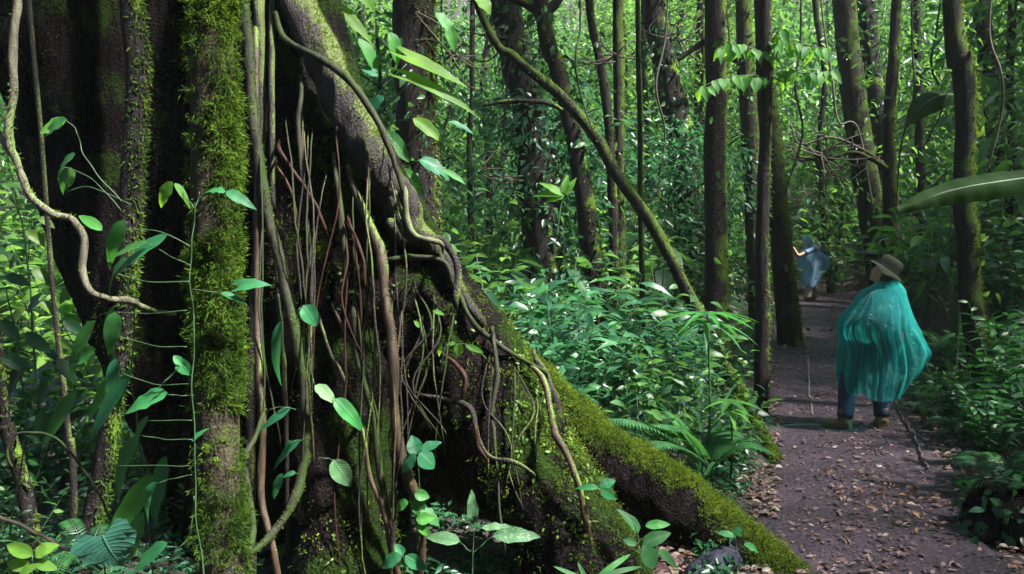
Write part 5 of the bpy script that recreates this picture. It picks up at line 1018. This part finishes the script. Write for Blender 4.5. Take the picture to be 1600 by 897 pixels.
# ------------------------------------------------------------------ people
def skin_geo(pts, edges, rads, sub=2):
    me = bpy.data.meshes.new('sk'); me.from_pydata([tuple(p) for p in pts], edges, []); o = link('sk', me)
    m = o.modifiers.new('skin', 'SKIN'); 
    for i, r in enumerate(rads): me.skin_vertices[0].data[i].radius = (r, r) if np.isscalar(r) else r
    me.skin_vertices[0].data[0].use_root = True
    s = o.modifiers.new('s', 'SUBSURF'); s.levels = sub; s.render_levels = sub
    e = o.evaluated_get(bpy.context.evaluated_depsgraph_get()); m2 = e.to_mesh(); V = np.array([v.co[:] for v in m2.vertices]); Q = np.array([p.vertices[:] for p in m2.polygons if len(p.vertices) == 4]); T = np.array([p.vertices[:] for p in m2.polygons if len(p.vertices) == 3]).reshape(-1, 3)
    e.to_mesh_clear(); bpy.data.objects.remove(o); bpy.data.meshes.remove(me); return V, Q, T
def ellip(g, c, r, up=(0, 0, 1), fwd=(0, 1, 0), n=18, warp=None):
    up = nrmz(np.array(up, float)); f = np.array(fwd, float); f = nrmz(f-up*np.dot(f, up)); rt = np.cross(f, up)
    th = np.linspace(0, math.pi, n)[1:-1]; ph = np.linspace(0, 2*math.pi, n*2, endpoint=False)
    L = np.stack([np.sin(th)[:, None]*np.cos(ph), np.sin(th)[:, None]*np.sin(ph), np.cos(th)[:, None]*np.ones_like(ph)], -1).reshape(-1, 3)
    L = np.vstack([L, [0, 0, 1], [0, 0, -1]])
    if warp is not None: L = warp(L)
    V = np.array(c)+(L[:, 0:1]*r[0])*rt+(L[:, 1:2]*r[1])*f+(L[:, 2:3]*r[2])*up
    m = len(ph); k = len(th); i = np.arange(k-1)[:, None]*m; j = np.arange(m)[None]; Q = np.stack([i+j, i+m+j, i+m+(j+1) % m, i+(j+1) % m], -1).reshape(-1, 4)
    T = [(k*m, a, (a+1) % m) for a in range(m)]+[(k*m+1, (k-1)*m+(a+1) % m, (k-1)*m+a) for a in range(m)]
    g.add(V, Q, T); return g
def add_head(g, c, up, fwd, s=1):
    def w(L):                              # a skull that narrows to the chin, brow, flat cheeks
        L = L.copy(); lo = np.clip(-L[:, 2], 0, 1); L[:, 0] *= 1-.32*lo; L[:, 1] = np.where(L[:, 1] > 0, L[:, 1]*(1-.05*lo), L[:, 1]*(1-.35*lo)); return L
    ellip(g, c, (.076*s, .098*s, .118*s), up, fwd, 18, w)
    up = nrmz(np.array(up, float)); f = np.array(fwd, float); f = nrmz(f-up*np.dot(f, up)); rt = np.cross(f, up); c = np.array(c)
    ellip(g, c+f*.100*s-up*.012*s, (.014*s, .022*s, .026*s), up, f, 8)            # nose
    ellip(g, c+f*.086*s-up*.060*s, (.026*s, .012*s, .010*s), up, f, 8)            # lips
    ellip(g, c+f*.078*s-up*.092*s, (.024*s, .018*s, .018*s), up, f, 8)            # chin
    for a in (-1, 1):
        ellip(g, c+rt*a*.078*s-f*.01*s-up*.01*s, (.010*s, .020*s, .030*s), up, f, 8)   # ears
        ellip(g, c+f*.088*s+rt*a*.030*s+up*.022*s, (.020*s, .010*s, .008*s), up, f, 8)   # brow
def add_hand(g, wr, dr, pn, s=1):
    dr = nrmz(np.array(dr, float)); pn = np.array(pn, float); pn = nrmz(pn-dr*np.dot(pn, dr)); sd = np.cross(dr, pn); wr = np.array(wr)
    ellip(g, wr+dr*.05*s, (.042*s, .020*s, .055*s), dr, pn, 10)
    for k, (o, l) in enumerate(((-.030, .07), (-.010, .08), (.010, .076), (.029, .06))):
        a = wr+dr*.085*s+sd*o*s; tube(g, catmull([a, a+dr*l*.45*s+pn*.012*s, a+dr*l*.75*s+pn*.038*s, a+dr*l*.8*s+pn*.058*s], 3), .0085*s, 7)
    a = wr+dr*.03*s-sd*.035*s; tube(g, catmull([a, a+dr*.035*s-sd*.022*s+pn*.012*s, a+dr*.06*s-sd*.018*s+pn*.034*s], 3), .010*s, 7)
def body(J, vox=.012, head=True):
    order = ['pelvis', 'waist', 'chest', 'neck', 'sl', 'el', 'wl', 'sr', 'er', 'wr', 'hl', 'kl', 'al', 'hr', 'kr', 'ar', 'head']
    R = dict(pelvis=.135, waist=.125, chest=.145, neck=.055, sl=.062, el=.043, wl=.029, sr=.062, er=.043, wr=.029, hl=.095, kl=.062, al=.042, hr=.095, kr=.062, ar=.042, head=.05)
    E = [('pelvis', 'waist'), ('waist', 'chest'), ('chest', 'neck'), ('neck', 'head'), ('chest', 'sl'), ('sl', 'el'), ('el', 'wl'), ('chest', 'sr'), ('sr', 'er'), ('er', 'wr'), ('pelvis', 'hl'), ('hl', 'kl'), ('kl', 'al'), ('pelvis', 'hr'), ('hr', 'kr'), ('kr', 'ar')]
    V, Q, T = skin_geo([J[k] for k in order], [(order.index(a), order.index(b)) for a, b in E], [R[k] for k in order]); g = Geo().add(V, Q, T)
    add_head(g, J['head'], J['hup'], J['hf'])
    for s in 'lr': add_hand(g, J['w'+s], np.array(J['w'+s])-np.array(J['e'+s]), J.get('p'+s, (0, 0, -1)))
    V, N, Q, T = temp_eval(g, vox, 1); return V, Q, T
def limb(J, chain, rads, sides=16, wrinkle=.03):
    A = np.array([[*J[k], r] if isinstance(k, str) else [*k, r] for k, r in zip(chain, rads)]); C = catmull(A, 8); g = Geo(); return tube(g, C[:, :3], C[:, 3], sides, wob=wrinkle*2, wf=14)
def boot(an, toe, s=1):
    an = np.array(an); toe = nrmz(np.array(toe, float)); g = Geo(); z = np.array([0, 0, 1.])
    tube(g, catmull([an+z*.10*s, an+z*.02*s, an-z*.03*s-toe*.01*s], 4), [.058*s]*9, 14); 
    tube(g, catmull([an-z*.045*s-toe*.055*s, an-z*.04*s+toe*.03*s, an-z*.05*s+toe*.12*s, an-z*.058*s+toe*.19*s], 5), np.array(list(np.linspace(.048, .046, 10))+list(np.linspace(.045, .026, 6)))*s, 14)
    V, N, Q, T = temp_eval(g, .008*s, 2); sole = Geo(); sh = np.array([(-.062, 0), (-.05, .036), (0, .038), (.07, .046), (.15, .046), (.20, .026), (.215, 0)]); sh = np.vstack([sh, sh[::-1][1:-1]*[1, -1]]); sd = np.cross(toe, z); k = len(sh)
    b = an*[1, 1, 0]+z*(an[2]-.092*s); lo = b+toe*(sh[:, 0:1]*s)+sd*(sh[:, 1:2]*s); hi = lo+z*.024*s; hi2 = (hi-b)*[.94, .94, 1]+b
    VV = np.vstack([lo, hi, hi2, b[None], b[None]+z*.024*s]); Q2 = [(i, (i+1) % k, k+(i+1) % k, k+i) for i in range(k)]; T2 = [(3*k, (i+1) % k, i) for i in range(k)]+[(3*k+1, 2*k+i, 2*k+(i+1) % k) for i in range(k)]+[(k+i, k+(i+1) % k, 2*k+(i+1) % k) for i in range(k)]+[(k+i, 2*k+(i+1) % k, 2*k+i) for i in range(k)]
    sole.add(VV, Q2, T2); V[:, 2] = np.maximum(V[:, 2], an[2]-.085*s); return Geo().add(V, Q, T), sole
def poncho_mat(name, tint, trans, base, alpha=.3):
    m, t, out = newmat(name); tc = nd(t, "ShaderNodeTexCoord"); nz = nd(t, "ShaderNodeTexNoise"); nz.inputs['Scale'].default_value = 5; nz.inputs['Detail'].default_value = 5; nz.inputs['Distortion'].default_value = 1.2; mp = nd(t, "ShaderNodeMapping"); mp.inputs['Scale'].default_value = (1.6, 1.6, .6); t.links.new(tc.outputs['Object'], mp.inputs[0]); t.links.new(mp.outputs[0], nz.inputs[0])
    bp = nd(t, "ShaderNodeBump"); bp.inputs['Strength'].default_value = .75; bp.inputs['Distance'].default_value = .035; vo = nd(t, 'ShaderNodeTexVoronoi', feature='DISTANCE_TO_EDGE'); vo.inputs['Scale'].default_value = 7; wa = nd(t, 'ShaderNodeVectorMath', operation='ADD'); t.links.new(mp.outputs[0], wa.inputs[0]); t.links.new(nz.outputs[1], wa.inputs[1]); t.links.new(wa.outputs[0], vo.inputs[0])
    t.links.new(mathn(t, 'ADD', nz.outputs[0], mathn(t, 'MULTIPLY', vo.outputs[0], 1.6)), bp.inputs['Height'])
    pr = nd(t, "ShaderNodeBsdfPrincipled"); pr.inputs['Base Color'].default_value = (*base, 1); pr.inputs['Roughness'].default_value = .38; pr.inputs['Specular IOR Level'].default_value = .4; t.links.new(bp.outputs[0], pr.inputs['Normal'])
    tl = nd(t, "ShaderNodeBsdfTranslucent"); tl.inputs[0].default_value = (*trans, 1); t.links.new(bp.outputs[0], tl.inputs['Normal']); tp = nd(t, "ShaderNodeBsdfTransparent"); tp.inputs[0].default_value = (*tint, 1)
    a = nd(t, "ShaderNodeMixShader"); a.inputs[0].default_value = .5; t.links.new(pr.outputs[0], a.inputs[1]); t.links.new(tl.outputs[0], a.inputs[2])
    lw = nd(t, "ShaderNodeLayerWeight"); lw.inputs[0].default_value = .35; f = mathn(t, 'SUBTRACT', alpha, mathn(t, 'MULTIPLY', lw.outputs['Facing'], alpha*.8), True)
    b = nd(t, "ShaderNodeMixShader"); t.links.new(f, b.inputs[0]); t.links.new(a.outputs[0], b.inputs[1]); t.links.new(tp.outputs[0], b.inputs[2]); t.links.new(b.outputs[0], out.inputs[0]); return m
def poncho(base, rows, lift, fold=.06, seed=0, nf=96, thick=.002, bump=None, yc=0):
    """rows: (z, xl, xr, depth half, y centre) top to bottom, relative to base; lift(theta) raises the hem"""
    R = np.array(rows, float); n = 90; tt = np.linspace(0, 1, n); idx = np.linspace(0, 1, len(R)); k = catmull(np.hstack([R]), 8); ki = np.linspace(0, 1, len(k)); r = np.stack([np.interp(tt, ki, k[:, c]) for c in range(5)], -1)
    th = np.arange(nf)*2*math.pi/nf; T_, TH = np.meshgrid(tt, th, indexing='ij'); c, s = np.cos(TH), np.sin(TH)
    nz1 = fbm(np.stack([c*3.2, s*3.2, T_*1.0+seed], -1), 2, 90+seed); nz2 = fbm(np.stack([c*8, s*8, T_*1.6+seed], -1), 2, 95+seed); nz3 = fbm(np.stack([c*5+T_*2, s*5, T_*6+seed], -1), 2, 97+seed)
    ridge = (1-np.abs(nz1*3.0))*1.0+(.5-np.abs(nz2*2.0))*.9+(.4-np.abs(nz3*2))*.45
    f = 1+fold*.35*ridge*(.15+.95*sst(T_, .05, .7)); rg = np.random.default_rng(seed+5)
    for q in range(13):                     # long irregular folds that fan out from the collar
        t0 = rg.random()*6.283; dr_ = rg.normal()*.35; wd = .06+.2*rg.random()**1.5; am = fold*(1.3*rg.random() if q % 2 else -1.3*rg.random()); st = .0+.3*rg.random()
        dth = (TH-t0-dr_*T_-.08*nz3+math.pi) % (2*math.pi)-math.pi; f = f+am*np.exp(-np.abs(dth/(wd*(.5+.8*T_)))**1.3)*sst(T_, st, st+.25)*(.8+.5*nz1)
    hw = (r[:, 2]-r[:, 1])[:, None]/2; xc = (r[:, 2]+r[:, 1])[:, None]/2
    x = xc+hw*np.sign(c)*np.abs(c)**.9*f; y = r[:, 4:5]+r[:, 3:4]*np.sign(s)*np.abs(s)**.9*f; z = r[:, 0:1]+lift(TH)*T_**1.5+.03*nz1*T_
    x = x+.012*nz3*T_; y = y+.02*nz3*T_
    x = x.min(1, keepdims=True)*0+(x-x.min(1, keepdims=True))/(x.max(1, keepdims=True)-x.min(1, keepdims=True))*(r[:, 2]-r[:, 1])[:, None]+r[:, 1:2]
    if bump is not None: x, y, z = bump(x, y, z, TH, T_)
    V = np.stack([x, y, z], -1).reshape(-1, 3)+base; i = np.arange(n-1)[:, None]*nf; j = np.arange(nf)[None]; Q = np.stack([i+j, i+(j+1) % nf, i+nf+(j+1) % nf, i+nf+j], -1).reshape(-1, 4)
    return Geo().add(V, Q)
M['skin'] = plain_mat('skin', (.42, .22, .15), .5, var=.06, bump=.02); M['denim'] = plain_mat('denim', (.018, .028, .065), .85, var=.3, sc=80); M['khaki'] = plain_mat('khaki_cloth', (.26, .21, .16), .85, var=.2, sc=50)
M['boot'] = plain_mat('boot_leather', (.13, .085, .045), .7, var=.3, sc=60); M['sole'] = plain_mat('boot_sole', (.04, .035, .03), .9); M['hat'] = plain_mat('hat_cloth', (.018, .023, .016), .9, .08, var=.18, sc=60, bump=.3); M['hatband'] = plain_mat('hat_band', (.04, .04, .036), .9)
M['pack'] = plain_mat('pack_cloth', (.03, .035, .045), .8); M['packblue'] = plain_mat('blue_pack_cloth', (.012, .02, .09), .8); M['shirt'] = plain_mat('dark_shirt', (.03, .05, .06), .85); M['phone'] = plain_mat('phone_case', (.25, .06, .4), .4); M['hair'] = plain_mat('hair', (.03, .02, .012), .6)
M['shirt_pale'] = plain_mat('pale_shirt', (.16, .28, .40), .8); M['navy'] = plain_mat('navy_cloth', (.008, .014, .05), .8)
M['eye'] = plain_mat('eye', (.02, .015, .012), .2)
# --- the teal-caped hiker, seen from behind
B0 = G(1348, 674); B0[2] += .0; SC = FPX/B0[1]
print('hiker at', B0)
def rel(px, py, dy=0): q = P(px, py, B0[1]+dy); return q
gz = lambda q: G1(q[0], q[1])+.03
al = rel(1320, 660); al[2] = gz(al)+.09; ar = rel(1378, 662); ar[2] = gz(ar)+.09
zz = B0[2]
J = dict(pelvis=np.array([B0[0]+.06, B0[1], zz+.92]), waist=np.array([B0[0]+.09, B0[1]-.01, zz+1.08]), chest=np.array([B0[0]+.15, B0[1]-.01, zz+1.30]), neck=np.array([B0[0]+.205, B0[1]-.02, zz+1.46]), head=rel(1380, 428, -.03),
         sl=np.array([B0[0]+.01, B0[1], zz+1.31]), el=rel(1334, 495, .06), wl=rel(1338, 520, .18), sr=np.array([B0[0]+.27, B0[1], zz+1.31]), er=rel(1386, 508, .06), wr=rel(1380, 532, .17),
         hl=np.array([B0[0]-.04, B0[1], zz+.88]), kl=al+[.05, .05, .40], al=al, hr=np.array([B0[0]+.17, B0[1], zz+.88]), kr=ar+[-.01, .05, .40], ar=ar, hup=(.42, -.1, .85), hf=(-.66, .66, .30))
hk = Thing('person', B0, 'hiker in a teal plastic rain cape standing on the path, seen from behind', 'person')
V, Q, T = body(J); hk.part('body', Geo().add(V, Q, T), M['skin'])
for s in 'lr':
    hk.part('trouser_leg', limb(J, ['h'+s, 'k'+s, J['a'+s]+np.array([0, 0, .02])], [.125, .088, .075], wrinkle=.06), M['denim'])
bg_, bs_ = boot(J['al'], (-.75, .6, 0), 1.12); b1 = hk.part('boot', bg_, M['boot']); hk.part('sole', bs_, M['sole'], b1)
bg_, bs_ = boot(J['ar'], (.25, 1, 0), 1.12); b1 = hk.part('boot', bg_, M['boot']); hk.part('sole', bs_, M['sole'], b1)
g = Geo(); tube(g, catmull([J['pelvis'], J['waist'], J['chest'], J['neck']-[0, 0, .04]], 6), np.interp(np.linspace(0, 1, 19), [0, .3, .7, 1], [.17, .165, .19, .09]), 20, wob=.05, wf=9); 
for s in 'lr': tube(g, catmull([J['s'+s], J['e'+s], J['w'+s]], 6), np.linspace(.068, .045, 13), 12, wob=.08, wf=12)
hk.part('shirt', g, M['shirt'])
# eyes and hair
hu = nrmz(np.array(J['hup'])); hf = np.array(J['hf'], float); hf = nrmz(hf-hu*np.dot(hf, hu)); hr_ = np.cross(hf, hu)
g = Geo(); [ellip(g, J['head']+hf*.083+hr_*a*.03+hu*.006, (.008, .006, .006), hu, hf, 8) for a in (-1, 1)]; hk.part('eyes', g, M['eye'])
g = Geo(); ellip(g, J['head']-hf*.018+hu*.012, (.084, .095, .105), hu, hf, 14, lambda L: L*np.where((L[:, 1:2] > .1) & (L[:, 2:3] < .6), .8, 1)); hk.part('hair', g, M['hair'])
# hat: brim with a wavy edge, crown, band
HU = nrmz(np.array([.56, -.16, .80])); hc = J['head']+HU*.055; f0 = nrmz(np.array([-.8, .4, .6])-HU*np.dot([-.8, .4, .6], HU)); r0 = np.cross(f0, HU)
def disc(rr, zz_, wv=0, n=48): 
    a = np.arange(n)*2*math.pi/n; r_ = rr*(1+.04*np.cos(2*a)); return hc+np.outer(np.cos(a)*r_, f0)+np.outer(np.sin(a)*r_, r0)+np.outer(zz_+wv*np.cos(2*a+.3)+wv*.4*np.sin(5*a), HU)
def rings(L, cap0=False, cap1=False):
    n = len(L[0]); V = np.vstack(L); Q = [(k*n+i, k*n+(i+1) % n, (k+1)*n+(i+1) % n, (k+1)*n+i) for k in range(len(L)-1) for i in range(n)]; T = []
    if cap1: V = np.vstack([V, L[-1].mean(0)]); m = len(V)-1; b = (len(L)-1)*n; T += [(b+i, b+(i+1) % n, m) for i in range(n)]
    return Geo().add(V, Q, T)
ht = Thing('sun_hat', hc, 'dark grey-green wide-brimmed cloth hat tipped back on the teal-caped hiker\'s head', 'hat')
ht.part('crown', rings([disc(.108, .0), disc(.110, .03), disc(.106, .075), disc(.097, .108), disc(.075, .124), disc(.04, .13)], cap1=True), M['hat'])
ht.part('brim', rings([disc(.106, .004), disc(.13, -.002, .004), disc(.146, -.014, .012), disc(.166, -.034, .018), disc(.168, -.038, .018), disc(.146, -.018, .012), disc(.13, -.006, .004), disc(.105, .0)]), M['hat'])
ht.part('band', rings([disc(.1115, .004), disc(.1135, .016), disc(.1125, .028)]), M['hatband'])
# backpack under the cape
bp_ = Thing('backpack', J['chest']+[0.06, -.25, -.3], 'dark backpack showing through the teal rain cape', 'backpack'); g = Geo()
bc = rel(1385, 512, -.21); ellip(g, bc, (.15, .10, .22), (0, 0, 1), (0, 1, 0), 16, lambda L: np.sign(L)*np.abs(L)**.75); bp_.part('pack_body', g, M['pack'])
g = Geo(); ellip(g, bc+[0, -.09, -.08], (.12, .05, .10), (0, 0, 1), (0, 1, 0), 12, lambda L: np.sign(L)*np.abs(L)**.75); bp_.part('pocket', g, M['pack'])
g = Geo()
for a in (-.1, .1): tube(g, catmull([bc+[a, .08, .2], bc+[a, .2, .24], bc+[a*1.1, .33, .1], bc+[a*1.2, .25, -.12]], 6), .014, 6)
bp_.part('strap', g, M['pack'])
# the cape
def rw(py, xl, xr, dp, yc=0):
    a = P(xl, py, B0[1]); b = P(xr, py, B0[1]); return (a[2]-B0[2], a[0]-B0[0], b[0]-B0[0], dp, yc)
rows = [rw(436, 1370, 1400, .085, -.02), rw(444, 1364, 1404, .10, -.03), rw(454, 1348, 1410, .15, -.03), rw(466, 1339, 1411, .19, -.04), rw(480, 1329, 1413, .21, -.06), rw(494, 1319, 1416, .22, -.07), rw(508, 1311, 1420, .22, -.07), rw(520, 1311, 1425, .22, -.06), rw(534, 1315, 1431, .22, -.06), rw(552, 1314, 1440, .23, -.05), rw(570, 1312, 1447, .24, -.04), rw(588, 1313, 1442, .26, -.03), rw(603, 1314, 1434, .26, -.02), rw(616, 1318, 1424, .26, -.02)]
def lift(th): return .21*sst(np.cos(th), .30, .72)+.03*sst(-np.cos(th), .55, .95)+.015*np.sin(5*th+1)+.06*np.clip(np.sin(th), 0, 1)
def bmp(x, y, z, TH, T_):
    q = np.exp(-((x+B0[0]-bc[0])/.17)**2-((z+B0[2]-bc[2]+.02)/.24)**2)*(np.sin(TH) < 0); y = y-.10*q
    a = np.exp(-((z-1.02)/.10)**2)*np.clip(-np.cos(TH), 0, 1)**4; return x, y, z
cape = hk.part('rain_cape', poncho(B0, rows, lift, .19, 3, 240, bump=bmp), poncho_mat('teal_plastic', (.22, .78, .74), (.14, .90, .84), (.05, .50, .50), .72))
# --- far hiker in blue
def far_person(px0, py0, pm, cape_m, pant_m, label, flip=1, arm=True, s=1.0, packm='packblue', phone=True):
    F0 = G(px0, py0); F0[2] = gz(F0)-.01; z = F0[2]; X = lambda px, py, dy=0: P(px, py, F0[1]+dy); L_ = px0-1266
    x = lambda v: v+L_
    hd = X(x(1262), 379, 0)
    al = F0+[-.12, -.1, .08]; ar = F0+[.10, .08, .08]
    J = dict(pelvis=F0+[.0, 0, .90], waist=F0+[.03, 0, 1.06], chest=F0+[.03, 0, 1.26], neck=(hd+F0+[.02, 0, 1.36])/2, head=hd, sl=F0+[.02, -.17, 1.32], el=X(x(1247), 400, -.25), wl=X(x(1239), 386, -.25), sr=F0+[.06, .17, 1.32], er=X(x(1250), 404, .2), wr=X(x(1240), 395, .15),
             hl=F0+[-.03, -.09, .86], kl=(F0+[-.05, -.1, .46]), al=al, hr=F0+[.04, .09, .86], kr=F0+[.05, .09, .46], ar=ar, hup=(-.25, 0, 1), hf=(-1, -.15, -.05), pl=(-.3, 0, .6))
    t = Thing('person', F0, label, 'person'); V, Q, T = body(J, .014); t.part('body', Geo().add(V, Q, T), M['skin'])
    for q in 'lr': t.part('trouser_leg', limb(J, ['h'+q, 'k'+q, J['a'+q]+np.array([0, 0, .01])], [.12, .10, .095], wrinkle=.05), M[pant_m])
    for q in 'lr': bg_, bs_ = boot(J['a'+q], (-1, -.1, 0), 1.0); b1 = t.part('boot', bg_, M['boot']); t.part('sole', bs_, M['sole'], b1)
    g = Geo(); tube(g, catmull([J['pelvis'], J['waist'], J['chest'], J['neck']-[0, 0, .02]], 6), np.interp(np.linspace(0, 1, 19), [0, .3, .7, 1], [.16, .155, .17, .08]), 16); tube(g, catmull([J['sl'], J['el']*.6+J['sl']*.4], 5), .06, 10); t.part('shirt', g, M['shirt_pale' if packm else 'navy'])
    hu = nrmz(np.array(J['hup'])); hf = nrmz(np.array(J['hf'])); hr_ = np.cross(hf, hu); g = Geo(); [ellip(g, hd+hf*.088+hr_*a*.03+hu*.006, (.012, .008, .008), hu, hf, 8) for a in (-1, 1)]; t.part('eyes', g, M['eye'])
    g = Geo(); ellip(g, hd-hf*.015+hu*.015, (.082, .094, .108), hu, hf, 12, lambda L: L*np.where((L[:, 1:2] > .1) & (L[:, 2:3] < .5), .8, 1)); t.part('hair', g, M['hair'])
    # hood
    n = 40; a = np.arange(n)*2*math.pi/n
    def ring(c, rx, rz, dr): dr = nrmz(np.array(dr, float)); sd = np.array([0, 1., 0]); u = np.cross(dr, sd); return c+np.outer(np.cos(a)*rx, sd)+np.outer(np.sin(a)*rz, u)
    t.part('hood', rings([ring(hd+hf*.10+hu*.03, .105, .15, hf), ring(hd+hf*.04+hu*.035, .118, .155, hf), ring(hd-hf*.04+hu*.03, .118, .145, hf), ring(hd-hf*.10+hu*.01, .09, .11, hf), ring(hd-hf*.135, .04, .05, hf)], cap1=True), cape_m)
    rows = []
    for (py, xl, xr, dp) in ((388, 1258, 1272, .12), (393, 1250, 1282, .20), (400, 1248, 1292, .25), (410, 1249, 1297, .28), (420, 1250, 1295, .29), (430, 1251, 1288, .29), (440, 1253, 1280, .28), (447, 1254, 1277, .27)):
        a_ = X(x(xl), py); b_ = X(x(xr), py); rows.append((a_[2]-z, a_[0]-F0[0], b_[0]-F0[0], dp, 0))
    t.part('rain_cape', poncho(F0, rows, lambda th: .04*np.sin(2*th)+.08*np.clip(np.cos(th), 0, 1), .09, 8, 72), cape_m)
    if phone:
        ph = Thing('phone', J['wl'], 'purple-cased phone raised in the blue-caped hiker\'s hand', 'phone'); g = Geo(); c = J['wl']+[-.05, 0, .10]
        V = np.array([[sx*.012, sy*.04, sz*.075] for sx in (-1, 1) for sy in (-1, 1) for sz in (-1, 1)])+c; g.add(V, [(0, 1, 3, 2), (4, 6, 7, 5), (0, 4, 5, 1), (2, 3, 7, 6), (0, 2, 6, 4), (1, 5, 7, 3)]); ph.part('case', g, M['phone'], smooth=False)
        g = Geo(); V = np.array([[-.0135, sy*.035, sz*.068] for sy in (-1, 1) for sz in (-1, 1)])+c; g.add(V, [(0, 1, 3, 2)]); ph.part('screen', g, M['eye'])
    if packm:
        pk = Thing('backpack', F0+[.3, 0, 1.0], 'bulky navy backpack under the blue rain cape', 'backpack'); g = Geo(); c = X(x(1279), 405); ellip(g, c, (.19, .17, .28), (.15, 0, 1), (0, 1, 0), 14, lambda L: np.sign(L)*np.abs(L)**.8); pk.part('pack_body', g, M[packm]); g = Geo(); ellip(g, c+[.12, 0, -.08], (.07, .12, .12), (.1, 0, 1), (0, 1, 0), 10); pk.part('pocket', g, M[packm])
    return t
M['blue_plastic'] = poncho_mat('blue_plastic', (.45, .7, .95), (.48, .76, .99), (.36, .60, .86), .25)
M['navy_plastic'] = poncho_mat('navy_plastic', (.02, .04, .2), (.01, .03, .15), (.006, .014, .06), .05)
far_person(1266, 472, 0, M['blue_plastic'], 'khaki', 'hiker in a pale blue hooded rain cape raising a phone at the far bend')

# ------------------------------------------------------------------ humid air
m, t, out = newmat('haze'); vp = nd(t, "ShaderNodeVolumePrincipled"); vp.inputs['Color'].default_value = (.86, .95, .90, 1); vp.inputs['Density'].default_value = .0006; vp.inputs['Anisotropy'].default_value = .3; t.links.new(vp.outputs[0], out.inputs['Volume'])
V = np.array([[x, y, z] for x in (-140, 140) for y in (-70, 140) for z in (-6, 70)], float)
hz = link('haze', Geo().add(V, [(0, 1, 3, 2), (4, 6, 7, 5), (0, 4, 5, 1), (2, 3, 7, 6), (0, 2, 6, 4), (1, 5, 7, 3)]).mesh('haze', m, False)); tag(hz, kind='stuff'); S.cycles.volume_bounces = 0
